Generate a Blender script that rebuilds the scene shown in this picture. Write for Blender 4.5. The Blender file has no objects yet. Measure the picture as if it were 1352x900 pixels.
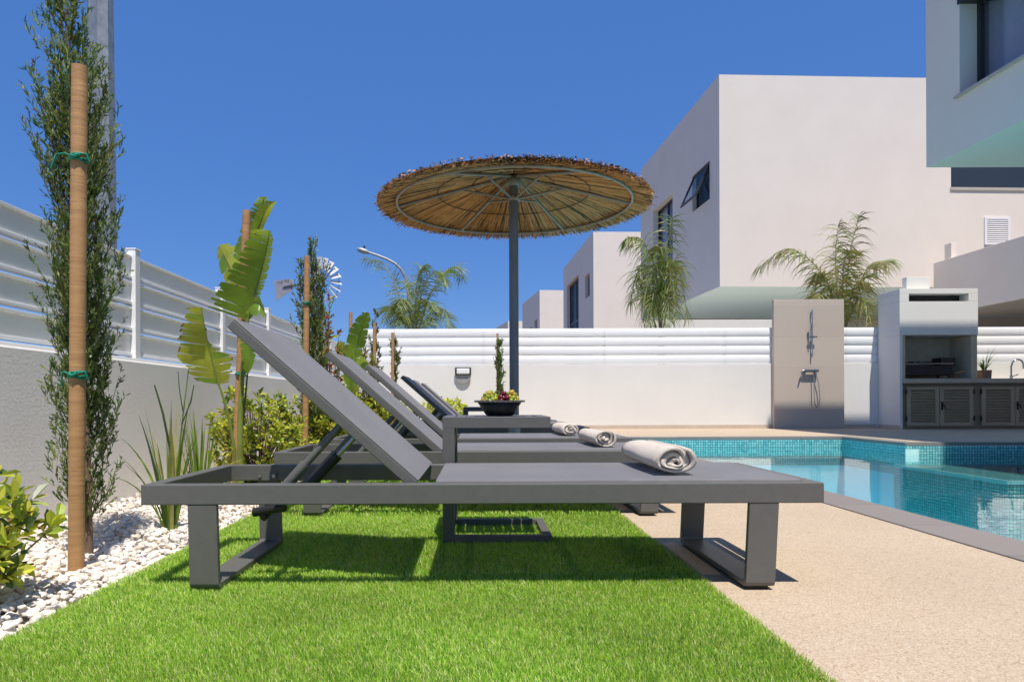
import bpy, math, random
import numpy as np
from mathutils import Vector, Matrix

random.seed(11)
rng = np.random.default_rng(11)
S = bpy.context.scene
COL = S.collection

# ------------------------------------------------------------------ camera
CAMH, F, CX, CY, ROLL = 0.541, 920.0, 632.0, 530.5, 0.0035
cd = bpy.data.cameras.new('camera')
cam = bpy.data.objects.new('camera', cd)
COL.objects.link(cam)
cd.sensor_width = 36.0
cd.lens = F / 1352 * 36.0
cd.shift_x = (676 - CX) / 1352
cd.shift_y = (CY - 450) / 1352
cd.clip_start = 0.02
cd.clip_end = 4000
cam.matrix_world = Matrix.Translation((0, 0, CAMH)) @ Matrix.Rotation(math.radians(90), 4, 'X') @ Matrix.Rotation(-ROLL, 4, 'Z')
S.camera = cam

# ------------------------------------------------------------------ light
SX, SY = -0.10, 0.40                      # shift of a shadow per metre of height
sun_dir = Vector((SX, SY, -1)).normalized()
elev = math.asin(-sun_dir.z)
azim = math.atan2(-sun_dir.x, -sun_dir.y)
w = bpy.data.worlds.new('World')
S.world = w
w.use_nodes = True
nt = w.node_tree
nt.nodes.clear()
sky = nt.nodes.new('ShaderNodeTexSky')
sky.sky_type = 'NISHITA'
sky.sun_disc = False
sky.sun_elevation = elev
sky.sun_rotation = azim
sky.altitude = 900
sky.air_density = 1.0
sky.dust_density = 0.15
sky.ozone_density = 5.0
bg = nt.nodes.new('ShaderNodeBackground')
bg.inputs['Strength'].default_value = 0.12
wo = nt.nodes.new('ShaderNodeOutputWorld')
hsv = nt.nodes.new('ShaderNodeHueSaturation')
hsv.inputs['Saturation'].default_value = 1.2
hsv.inputs['Hue'].default_value = 0.508
nt.links.new(sky.outputs[0], hsv.inputs['Color'])
evn = nt.nodes.new('ShaderNodeMix')               # an even, deep summer blue: less of a gradient than the clear-air model
evn.data_type = 'RGBA'
evn.inputs['Factor'].default_value = 0.65
evn.inputs[7].default_value = (0.57, 1.55, 4.35, 1)
nt.links.new(hsv.outputs[0], evn.inputs[6])
nt.links.new(evn.outputs[2], bg.inputs[0])
nt.links.new(bg.outputs[0], wo.inputs[0])
sd = bpy.data.lights.new('sun', 'SUN')
sd.energy = 4.8
sd.angle = math.radians(0.55)
sd.color = (1.0, 0.93, 0.83)
sun = bpy.data.objects.new('sun', sd)
COL.objects.link(sun)
sun.rotation_euler = sun_dir.to_track_quat('-Z', 'Y').to_euler()
sun.location = (3, -8, 20)
S.view_settings.view_transform = 'Standard'
S.view_settings.look = 'None'
S.view_settings.exposure = 0.25
S.view_settings.gamma = 1.0
S.view_settings.use_curve_mapping = False
S.cycles.max_bounces = 10
S.cycles.diffuse_bounces = 5
S.cycles.transparent_max_bounces = 16
S.cycles.caustics_reflective = False
S.cycles.caustics_refractive = False


def W(px, py, D):
    """a pixel of the photograph at depth D as a point in the place"""
    dx, dy = px - CX, CY - py
    return Vector(((dx + ROLL * dy) / F * D, D, CAMH + (dy - ROLL * dx) / F * D))


# ------------------------------------------------------------------ materials
def _new(name):
    m = bpy.data.materials.new(name)
    m.use_nodes = True
    n = m.node_tree.nodes
    return m, n, m.node_tree.links, n['Principled BSDF'], n['Material Output']


def pmat(name, c1, c2=None, scale=8.0, rough=0.6, bump=0.0, bscale=60.0, metal=0.0, spec=0.4,
         stretch=None, detail=5.0, bdist=0.01, coat=0.0, rvar=0.0):
    m, n, l, p, out = _new(name)
    p.inputs['Roughness'].default_value = rough
    p.inputs['Metallic'].default_value = metal
    p.inputs['Specular IOR Level'].default_value = spec
    p.inputs['Coat Weight'].default_value = coat
    tc = n.new('ShaderNodeTexCoord')
    mp = n.new('ShaderNodeMapping')
    if stretch:
        mp.inputs['Scale'].default_value = stretch
    l.new(tc.outputs['Object'], mp.inputs[0])
    if c2 is None:
        p.inputs['Base Color'].default_value = (*c1, 1)
    else:
        no = n.new('ShaderNodeTexNoise')
        no.inputs['Scale'].default_value = scale
        no.inputs['Detail'].default_value = detail
        no.inputs['Roughness'].default_value = 0.62
        r = n.new('ShaderNodeValToRGB')
        r.color_ramp.elements[0].position = 0.32
        r.color_ramp.elements[1].position = 0.68
        r.color_ramp.elements[0].color = (*c1, 1)
        r.color_ramp.elements[1].color = (*c2, 1)
        l.new(mp.outputs[0], no.inputs['Vector'])
        l.new(no.outputs['Fac'], r.inputs[0])
        l.new(r.outputs[0], p.inputs['Base Color'])
        if rvar:
            mr = n.new('ShaderNodeMapRange')
            mr.inputs['To Min'].default_value = rough - rvar
            mr.inputs['To Max'].default_value = rough + rvar
            l.new(no.outputs['Fac'], mr.inputs[0])
            l.new(mr.outputs[0], p.inputs['Roughness'])
    if bump:
        nb = n.new('ShaderNodeTexNoise')
        nb.inputs['Scale'].default_value = bscale
        nb.inputs['Detail'].default_value = 4
        b = n.new('ShaderNodeBump')
        b.inputs['Strength'].default_value = bump
        b.inputs['Distance'].default_value = bdist
        l.new(mp.outputs[0], nb.inputs['Vector'])
        l.new(nb.outputs['Fac'], b.inputs['Height'])
        l.new(b.outputs[0], p.inputs['Normal'])
    return m


def leafmat(name, c, trans=0.35, rough=0.42, spec=0.4, var=0.35, vscale=9.0, tcol=None):
    """a leaf: principled front plus some light let through"""
    m, n, l, p, out = _new(name)
    p.inputs['Roughness'].default_value = rough
    p.inputs['Specular IOR Level'].default_value = spec
    tc = n.new('ShaderNodeTexCoord')
    no = n.new('ShaderNodeTexNoise')
    no.inputs['Scale'].default_value = vscale
    no.inputs['Detail'].default_value = 3
    l.new(tc.outputs['Object'], no.inputs['Vector'])
    r = n.new('ShaderNodeValToRGB')
    r.color_ramp.elements[0].position = 0.3
    r.color_ramp.elements[1].position = 0.7
    r.color_ramp.elements[0].color = (*[v * (1 - var) for v in c], 1)
    r.color_ramp.elements[1].color = (*[v * (1 + var) for v in c], 1)
    l.new(no.outputs['Fac'], r.inputs[0])
    l.new(r.outputs[0], p.inputs['Base Color'])
    t = n.new('ShaderNodeBsdfTranslucent')
    tc2 = tcol or (c[0] * 1.7, c[1] * 1.5, c[2] * 0.7)
    t.inputs['Color'].default_value = (*[min(v, 0.9) for v in tc2], 1)
    mx = n.new('ShaderNodeMixShader')
    mx.inputs[0].default_value = trans
    l.new(p.outputs[0], mx.inputs[1])
    l.new(t.outputs[0], mx.inputs[2])
    l.new(mx.outputs[0], out.inputs['Surface'])
    return m


def glassmat(name, tint=(0.10, 0.14, 0.19), alpha=0.35):
    m, n, l, p, out = _new(name)
    p.inputs['Base Color'].default_value = (*tint, 1)
    p.inputs['Roughness'].default_value = 0.03
    p.inputs['Specular IOR Level'].default_value = 0.9
    t = n.new('ShaderNodeBsdfTransparent')
    t.inputs['Color'].default_value = (0.93, 0.95, 0.97, 1)
    mx = n.new('ShaderNodeMixShader')
    mx.inputs[0].default_value = alpha
    l.new(p.outputs[0], mx.inputs[1])
    l.new(t.outputs[0], mx.inputs[2])
    l.new(mx.outputs[0], out.inputs['Surface'])
    return m


def tilemat(name, size, colours, grout, rough=0.25, axis_mix=True, offset=0.0, mortar=0.10, bump=0.3, ratio=1.0):
    """square mosaic: object space, laid on whichever plane the face has"""
    m, n, l, p, out = _new(name)
    p.inputs['Roughness'].default_value = rough
    geo = n.new('ShaderNodeNewGeometry')
    tc = n.new('ShaderNodeTexCoord')
    sp = n.new('ShaderNodeSeparateXYZ')
    l.new(tc.outputs['Object'], sp.inputs[0])
    sn = n.new('ShaderNodeSeparateXYZ')
    l.new(geo.outputs['True Normal'], sn.inputs[0])

    def absgt(o):
        a = n.new('ShaderNodeMath'); a.operation = 'ABSOLUTE'
        l.new(o, a.inputs[0])
        g = n.new('ShaderNodeMath'); g.operation = 'GREATER_THAN'
        g.inputs[1].default_value = 0.6
        l.new(a.outputs[0], g.inputs[0])
        return g.outputs[0]

    def combo(a, b):
        c = n.new('ShaderNodeCombineXYZ')
        l.new(a, c.inputs[0]); l.new(b, c.inputs[1])
        return c.outputs[0]
    xz, yz, xy = combo(sp.outputs[0], sp.outputs[2]), combo(sp.outputs[1], sp.outputs[2]), combo(sp.outputs[0], sp.outputs[1])
    m1 = n.new('ShaderNodeMix'); m1.data_type = 'VECTOR'
    l.new(absgt(sn.outputs[0]), m1.inputs['Factor']); l.new(xz, m1.inputs[4]); l.new(yz, m1.inputs[5])
    m2 = n.new('ShaderNodeMix'); m2.data_type = 'VECTOR'
    l.new(absgt(sn.outputs[2]), m2.inputs['Factor']); l.new(m1.outputs[1], m2.inputs[4]); l.new(xy, m2.inputs[5])
    br = n.new('ShaderNodeTexBrick')
    br.offset = offset
    br.inputs['Scale'].default_value = 1.0
    br.inputs['Brick Width'].default_value = size * ratio
    br.inputs['Row Height'].default_value = size
    br.inputs['Mortar Size'].default_value = size * mortar
    br.inputs['Mortar Smooth'].default_value = 0.1
    br.inputs['Color1'].default_value = (0, 0, 0, 1)
    br.inputs['Color2'].default_value = (1, 1, 1, 1)
    br.inputs['Mortar'].default_value = (0.5, 0.5, 0.5, 1)
    l.new(m2.outputs[1], br.inputs['Vector'])
    r = n.new('ShaderNodeValToRGB')
    els = r.color_ramp.elements
    for i, c in enumerate(colours):
        pos = i / max(1, len(colours) - 1)
        e = els[i] if i < 2 else els.new(pos)
        e.position = pos
        e.color = (*c, 1)
    l.new(br.outputs['Color'], r.inputs[0])
    mg = n.new('ShaderNodeMix'); mg.data_type = 'RGBA'
    l.new(br.outputs['Fac'], mg.inputs['Factor'])
    l.new(r.outputs[0], mg.inputs[6])
    mg.inputs[7].default_value = (*grout, 1)
    l.new(mg.outputs[2], p.inputs['Base Color'])
    b = n.new('ShaderNodeBump'); b.invert = True
    b.inputs['Strength'].default_value = bump
    b.inputs['Distance'].default_value = 0.003
    l.new(br.outputs['Fac'], b.inputs['Height'])
    l.new(b.outputs[0], p.inputs['Normal'])
    return m


M = {}
M['white'] = pmat('white_render', (0.72, 0.705, 0.67), (0.76, 0.745, 0.71), 1.3, 0.75, 0.12, 90, spec=0.2, bdist=0.004)
M['house'] = pmat('house_render', (0.765, 0.69, 0.615), (0.805, 0.73, 0.655), 0.9, 0.8, 0.10, 40, spec=0.2, bdist=0.006)
M['grey_wall'] = pmat('light_grey_render', (0.81, 0.77, 0.72), (0.86, 0.82, 0.775), 1.6, 0.85, 0.25, 70, spec=0.2, bdist=0.006)
M['soffit'] = pmat('soffit_pool_tint', (0.72, 0.84, 0.78), (0.76, 0.87, 0.81), 1.0, 0.8)  # white soffit, with green light from the pools put into its colour
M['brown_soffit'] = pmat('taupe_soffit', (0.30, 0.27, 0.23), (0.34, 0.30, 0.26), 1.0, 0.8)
M['slat'] = pmat('white_powder_coat', (0.82, 0.82, 0.82), (0.86, 0.86, 0.86), 2.0, 0.32, spec=0.5)
M['slat_satin'] = pmat('satin_aluminium_slat', (0.82, 0.81, 0.78), (0.86, 0.85, 0.82), 2.0, 0.30, spec=0.6)
M['paving'] = pmat('pale_bounce_paving', (0.60, 0.58, 0.54), (0.68, 0.66, 0.62), 1.5, 0.8)
M['skirt'] = pmat('stone_skirting', (0.50, 0.41, 0.33), (0.58, 0.48, 0.39), 6.0, 0.6)
M['alu'] = pmat('charcoal_powder_coat', (0.106, 0.104, 0.096), (0.120, 0.117, 0.108), 30.0, 0.42, 0.06, 900, spec=0.5, bdist=0.001)
M['black'] = pmat('black_plastic', (0.02, 0.02, 0.021), None, rough=0.45)
M['bolt'] = pmat('steel_bolt', (0.35, 0.35, 0.35), None, rough=0.35, metal=1.0)
M['galv'] = pmat('galvanised_steel', (0.22, 0.25, 0.28), (0.33, 0.36, 0.39), 14.0, 0.5, 0.05, 200, metal=0.55, rvar=0.08)
M['galv_dark'] = pmat('weathered_steel_pole', (0.15, 0.17, 0.19), (0.21, 0.23, 0.25), 18.0, 0.5, 0.08, 150, metal=0.35, stretch=(1, 1, 0.2))
M['ring'] = pmat('grey_painted_tube', (0.27, 0.25, 0.215), (0.36, 0.335, 0.29), 20.0, 0.5, metal=0.3)
M['reed1'] = pmat('reed_straw', (0.74, 0.41, 0.17), (0.86, 0.54, 0.25), 25.0, 0.7, 0.3, 160, stretch=(1, 1, 1))
M['reed2'] = pmat('reed_brown', (0.52, 0.24, 0.085), (0.66, 0.35, 0.13), 25.0, 0.75)
M['reed3'] = pmat('reed_dark', (0.06, 0.046, 0.034), (0.17, 0.13, 0.09), 25.0, 0.8)
M['wire'] = pmat('rusty_wire', (0.05, 0.04, 0.035), None, rough=0.7)
M['stake'] = pmat('treated_pine', (0.36, 0.19, 0.08), (0.50, 0.285, 0.125), 14.0, 0.65, 0.4, 60, stretch=(0.35, 0.35, 3.2), bdist=0.003, detail=9)
M['tie'] = pmat('green_rope', (0.0, 0.17, 0.11), (0.01, 0.25, 0.16), 60.0, 0.55)
M['bark'] = pmat('bark', (0.13, 0.085, 0.055), (0.21, 0.15, 0.10), 30.0, 0.85, 0.5, 80, stretch=(1, 1, 0.25))
M['towel'] = pmat('beige_terry', (0.70, 0.62, 0.525), (0.76, 0.68, 0.585), 60.0, 0.95, 1.0, 420, spec=0.1, bdist=0.005)
M['bowl'] = pmat('hammered_iron', (0.022, 0.023, 0.022), (0.04, 0.041, 0.038), 40.0, 0.38, 0.6, 140, metal=0.5, bdist=0.004)
M['bowl_rim'] = pmat('worn_iron_rim', (0.16, 0.15, 0.14), (0.34, 0.32, 0.30), 160.0, 0.35, metal=0.8)
M['grey_stone'] = pmat('grey_stone', (0.42, 0.37, 0.295), (0.48, 0.43, 0.35), 5.0, 0.55, 0.1, 60)
M['firebrick'] = pmat('grey_firebrick', (0.44, 0.385, 0.29), (0.52, 0.46, 0.35), 5.0, 0.8, 0.2, 50)
M['cabinet'] = pmat('taupe_shutter_paint', (0.36, 0.30, 0.205), (0.40, 0.335, 0.23), 6.0, 0.45)
M['cab_frame'] = pmat('cabinet_carcass', (0.24, 0.20, 0.135), None, rough=0.5)
M['chrome'] = pmat('chrome', (0.55, 0.55, 0.55), None, rough=0.08, metal=1.0)
M['steel'] = pmat('brushed_steel', (0.42, 0.42, 0.41), (0.5, 0.5, 0.49), 60, 0.3, metal=1.0)
M['terracotta'] = pmat('brown_pot', (0.24, 0.15, 0.10), (0.30, 0.19, 0.13), 20, 0.7)
M['frame_dark'] = pmat('dark_window_frame', (0.028, 0.028, 0.03), None, rough=0.4)
M['glass'] = glassmat('window_glass', alpha=0.84)
M['curtain'] = pmat('blue_grey_curtain', (0.62, 0.66, 0.76), (0.70, 0.74, 0.84), 6, 0.9)
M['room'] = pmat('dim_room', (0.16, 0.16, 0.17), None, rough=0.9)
M['sill'] = pmat('cream_sill', (0.45, 0.41, 0.36), (0.5, 0.46, 0.4), 8, 0.6)
M['lamp_grey'] = pmat('grey_lamp_body', (0.30, 0.30, 0.295), None, rough=0.45)
M['lamp_glass'] = pmat('opal_diffuser', (0.80, 0.80, 0.78), None, rough=0.2)
M['vane'] = pmat('dull_zinc_sheet', (0.42, 0.40, 0.40), (0.56, 0.54, 0.53), 9.0, 0.5, metal=0.3)
M['blade'] = pmat('bright_zinc_blade', (0.52, 0.53, 0.53), (0.66, 0.66, 0.65), 9.0, 0.4)
M['ground'] = pmat('dry_earth', (0.17, 0.14, 0.10), (0.24, 0.20, 0.15), 0.6, 0.95, 0.4, 8)
M['turf_base'] = pmat('turf_backing', (0.07, 0.13, 0.02), (0.10, 0.17, 0.035), 80.0, 0.95)
M['bed'] = pmat('gravel_bed_soil', (0.50, 0.47, 0.43), (0.60, 0.57, 0.53), 60.0, 0.95, 0.6, 60)
# leaves
M['cy1'] = leafmat('cypress_green', (0.105, 0.175, 0.05), 0.28, 0.55, 0.3)
M['cy2'] = leafmat('cypress_light_green', (0.30, 0.36, 0.15), 0.30, 0.55, 0.3)
M['cy3'] = leafmat('cypress_dry', (0.16, 0.13, 0.075), 0.15, 0.7, 0.2)
M['sl1'] = leafmat('banana_leaf_green', (0.15, 0.26, 0.03), 0.42, 0.33, 0.5, 0.22, 14, (0.42, 0.54, 0.04))
M['sl2'] = leafmat('banana_leaf_yellow', (0.30, 0.33, 0.035), 0.42, 0.36, 0.5, 0.3, 14, (0.62, 0.62, 0.05))
M['sl3'] = leafmat('banana_leaf_scorched', (0.22, 0.12, 0.05), 0.15, 0.8, 0.2, 0.4, 12)
M['petiole'] = leafmat('leaf_stalk', (0.20, 0.25, 0.05), 0.1, 0.35, 0.5, 0.3, 5)
M['sh1'] = leafmat('shrub_yellow_green', (0.60, 0.62, 0.09), 0.42, 0.38, 0.5)
M['sh2'] = leafmat('shrub_mid_green', (0.31, 0.40, 0.07), 0.3, 0.38, 0.5)
M['sh3'] = leafmat('shrub_dark_green', (0.07, 0.125, 0.03), 0.2, 0.4, 0.5)
M['sh4'] = leafmat('shrub_brown_leaf', (0.24, 0.13, 0.06), 0.25, 0.6, 0.3)
M['red1'] = leafmat('photinia_red', (0.24, 0.045, 0.03), 0.25, 0.4, 0.4)
M['red2'] = leafmat('photinia_bronze', (0.26, 0.17, 0.06), 0.25, 0.5, 0.3)
M['pa1'] = leafmat('palm_leaf_green', (0.16, 0.24, 0.06), 0.32, 0.4, 0.4)
M['pa2'] = leafmat('palm_leaf_olive', (0.24, 0.26, 0.09), 0.3, 0.45, 0.4)
M['pa3'] = leafmat('palm_leaf_dry', (0.32, 0.25, 0.14), 0.2, 0.6, 0.3)
M['rachis'] = pmat('frond_stalk', (0.22, 0.22, 0.10), (0.30, 0.28, 0.14), 10, 0.5)
M['ir1'] = leafmat('iris_green', (0.20, 0.31, 0.05), 0.38, 0.35, 0.5)
M['ir2'] = leafmat('iris_dark', (0.05, 0.10, 0.025), 0.25, 0.35, 0.5)
M['ir3'] = leafmat('iris_straw', (0.40, 0.38, 0.14), 0.3, 0.6, 0.3)
M['petal'] = leafmat('cream_petal', (0.75, 0.73, 0.50), 0.3, 0.6, 0.2, 0.05)
M['g1'] = leafmat('turf_green', (0.335, 0.58, 0.07), 0.40, 0.45, 0.3, 0.3, 1.2)
M['g2'] = leafmat('turf_lime', (0.51, 0.72, 0.13), 0.40, 0.45, 0.3, 0.3, 1.2)
M['g3'] = leafmat('turf_straw', (0.74, 0.74, 0.36), 0.3, 0.55, 0.3, 0.25, 1.2)
M['g4'] = leafmat('turf_deep', (0.13, 0.30, 0.035), 0.35, 0.45, 0.3, 0.3, 1.2)
M['grape_g'] = leafmat('green_grape', (0.42, 0.46, 0.06), 0.3, 0.18, 0.5, 0.3, 40, (0.7, 0.75, 0.1))
M['grape_y'] = leafmat('amber_grape', (0.55, 0.40, 0.07), 0.3, 0.18, 0.5, 0.3, 40, (0.8, 0.6, 0.1))
M['grape_r'] = leafmat('red_grape', (0.16, 0.02, 0.03), 0.12, 0.15, 0.5, 0.4, 40, (0.4, 0.03, 0.05))


def mk_sling():
    m, n, l, p, out = _new('grey_mesh_sling')
    p.inputs['Roughness'].default_value = 0.55
    p.inputs['Specular IOR Level'].default_value = 0.35
    p.inputs['Sheen Weight'].default_value = 0.25
    tc = n.new('ShaderNodeTexCoord')
    w1 = n.new('ShaderNodeTexWave'); w1.wave_type = 'BANDS'; w1.bands_direction = 'X'
    w1.inputs['Scale'].default_value = 130; w1.inputs['Distortion'].default_value = 1.2
    w2 = n.new('ShaderNodeTexWave'); w2.wave_type = 'BANDS'; w2.bands_direction = 'Y'
    w2.inputs['Scale'].default_value = 130; w2.inputs['Distortion'].default_value = 1.2
    no = n.new('ShaderNodeTexNoise'); no.inputs['Scale'].default_value = 4; no.inputs['Detail'].default_value = 6
    for q in (w1, w2, no):
        l.new(tc.outputs['Object'], q.inputs['Vector'])
    ad = n.new('ShaderNodeMath'); ad.operation = 'ADD'
    l.new(w1.outputs['Fac'], ad.inputs[0]); l.new(w2.outputs['Fac'], ad.inputs[1])
    b = n.new('ShaderNodeBump'); b.inputs['Strength'].default_value = 0.25; b.inputs['Distance'].default_value = 0.001
    l.new(ad.outputs[0], b.inputs['Height']); l.new(b.outputs[0], p.inputs['Normal'])
    r = n.new('ShaderNodeValToRGB')
    r.color_ramp.elements[0].position = 0.35; r.color_ramp.elements[1].position = 0.65
    r.color_ramp.elements[0].color = (0.205, 0.196, 0.197, 1)
    r.color_ramp.elements[1].color = (0.238, 0.228, 0.227, 1)
    l.new(no.outputs['Fac'], r.inputs[0]); l.new(r.outputs[0], p.inputs['Base Color'])
    t = n.new('ShaderNodeBsdfTransparent')
    mx = n.new('ShaderNodeMixShader'); mx.inputs[0].default_value = 0.20
    l.new(p.outputs[0], mx.inputs[1]); l.new(t.outputs[0], mx.inputs[2])
    l.new(mx.outputs[0], out.inputs['Surface'])
    return m


M['sling'] = mk_sling()


def mk_deck():
    m, n, l, p, out = _new('exposed_aggregate')
    p.inputs['Roughness'].default_value = 0.85
    p.inputs['Specular IOR Level'].default_value = 0.2
    tc = n.new('ShaderNodeTexCoord')
    v = n.new('ShaderNodeTexVoronoi'); v.inputs['Scale'].default_value = 270
    l.new(tc.outputs['Object'], v.inputs['Vector'])
    sv = n.new('ShaderNodeSeparateColor')
    l.new(v.outputs['Color'], sv.inputs[0])
    r = n.new('ShaderNodeValToRGB')
    e = r.color_ramp.elements
    e[0].position = 0.0; e[0].color = (0.31, 0.225, 0.15, 1)
    e[1].position = 1.0; e[1].color = (0.58, 0.50, 0.39, 1)
    for pos, c in ((0.05, (0.38, 0.285, 0.195)), (0.16, (0.44, 0.34, 0.235)), (0.5, (0.49, 0.385, 0.275)), (0.85, (0.525, 0.425, 0.315))):
        q = e.new(pos); q.color = (*c, 1)
    l.new(sv.outputs[0], r.inputs[0])
    no = n.new('ShaderNodeTexNoise'); no.inputs['Scale'].default_value = 1.7; no.inputs['Detail'].default_value = 6
    l.new(tc.outputs['Object'], no.inputs['Vector'])
    mr = n.new('ShaderNodeMapRange'); mr.inputs['To Min'].default_value = 0.86; mr.inputs['To Max'].default_value = 1.1
    l.new(no.outputs['Fac'], mr.inputs[0])
    mm = n.new('ShaderNodeMix'); mm.data_type = 'RGBA'; mm.blend_type = 'MULTIPLY'; mm.inputs['Factor'].default_value = 1
    l.new(r.outputs[0], mm.inputs[6]); l.new(mr.outputs[0], mm.inputs[7])
    l.new(mm.outputs[2], p.inputs['Base Color'])
    b = n.new('ShaderNodeBump'); b.inputs['Strength'].default_value = 0.5; b.inputs['Distance'].default_value = 0.002
    l.new(v.outputs['Distance'], b.inputs['Height']); l.new(b.outputs[0], p.inputs['Normal'])
    return m


M['deck'] = mk_deck()
M['coping'] = tilemat('grey_coping_stone', 0.60, [(0.20, 0.175, 0.155), (0.245, 0.215, 0.195)], (0.14, 0.125, 0.11), 0.6, mortar=0.006, bump=0.1)
M['shower_tile'] = tilemat('beige_porcelain', 0.60, [(0.50, 0.425, 0.36), (0.54, 0.46, 0.39)], (0.42, 0.36, 0.305), 0.5, mortar=0.005, bump=0.1, ratio=2.4)
M['mosaic'] = tilemat('teal_glass_mosaic', 0.036, [(0.13, 0.40, 0.41), (0.24, 0.56, 0.54), (0.34, 0.66, 0.62), (0.19, 0.49, 0.49)], (0.045, 0.19, 0.21), 0.2, mortar=0.12)
M['pool_floor'] = tilemat('turquoise_mosaic_floor', 0.036, [(0.17, 0.72, 0.86), (0.23, 0.79, 0.90)], (0.21, 0.76, 0.885), 0.3, mortar=0.05)
M['nosing'] = pmat('pale_mosaic_nosing', (0.55, 0.78, 0.76), (0.65, 0.85, 0.82), 40, 0.3)


def mk_water():
    m, n, l, p, out = _new('pool_water')
    n.remove(p)
    tc = n.new('ShaderNodeTexCoord')
    n1 = n.new('ShaderNodeTexNoise'); n1.inputs['Scale'].default_value = 2.6; n1.inputs['Detail'].default_value = 3
    n2 = n.new('ShaderNodeTexNoise'); n2.inputs['Scale'].default_value = 9.0; n2.inputs['Detail'].default_value = 2
    l.new(tc.outputs['Object'], n1.inputs['Vector']); l.new(tc.outputs['Object'], n2.inputs['Vector'])
    mm = n.new('ShaderNodeMath'); mm.operation = 'MULTIPLY_ADD'; mm.inputs[1].default_value = 0.25
    l.new(n2.outputs['Fac'], mm.inputs[0]); l.new(n1.outputs['Fac'], mm.inputs[2])
    b = n.new('ShaderNodeBump'); b.inputs['Strength'].default_value = 0.07; b.inputs['Distance'].default_value = 0.03
    l.new(mm.outputs[0], b.inputs['Height'])
    fr = n.new('ShaderNodeFresnel'); fr.inputs['IOR'].default_value = 1.33
    l.new(b.outputs[0], fr.inputs['Normal'])
    t = n.new('ShaderNodeBsdfTransparent'); t.inputs['Color'].default_value = (0.75, 0.97, 1.0, 1)
    g = n.new('ShaderNodeBsdfGlossy'); g.inputs['Roughness'].default_value = 0.012
    g.inputs['Color'].default_value = (1, 1, 1, 1)
    l.new(b.outputs[0], g.inputs['Normal'])
    mx = n.new('ShaderNodeMixShader')
    l.new(fr.outputs[0], mx.inputs[0]); l.new(t.outputs[0], mx.inputs[1]); l.new(g.outputs[0], mx.inputs[2])
    l.new(mx.outputs[0], out.inputs['Surface'])
    return m


M['water'] = mk_water()
M['peb1'] = pmat('white_pebble', (0.76, 0.69, 0.61), (0.85, 0.79, 0.72), 14, 0.8, 0.3, 90)
M['peb2'] = pmat('cream_pebble', (0.64, 0.53, 0.41), (0.75, 0.65, 0.53), 14, 0.8, 0.3, 90)
M['peb3'] = pmat('grey_pebble', (0.54, 0.50, 0.45), (0.66, 0.62, 0.57), 14, 0.8, 0.3, 90)


# ------------------------------------------------------------------ helpers
def link(name, me, parent=None, loc=None):
    o = bpy.data.objects.new(name, me)
    COL.objects.link(o)
    if parent is not None:
        o.parent = parent
    if loc is not None:
        o.location = loc
    return o


def tag(o, label=None, cat=None, group=None, kind=None):
    if label: o['label'] = label
    if cat: o['category'] = cat
    if group: o['group'] = group
    if kind: o['kind'] = kind
    return o


def thing(name, label, cat, loc=(0, 0, 0), rz=0.0, group=None):
    o = bpy.data.objects.new(name, None)
    COL.objects.link(o)
    o.empty_display_size = 0.1
    o.location = loc
    o.rotation_euler = (0, 0, rz)
    return tag(o, label, cat, group)


def copy_tree(o, parent=None):
    c = o.copy()
    COL.objects.link(c)
    if parent is not None:
        c.parent = parent
    for ch in list(o.children):
        copy_tree(ch, c)
    return c


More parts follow.
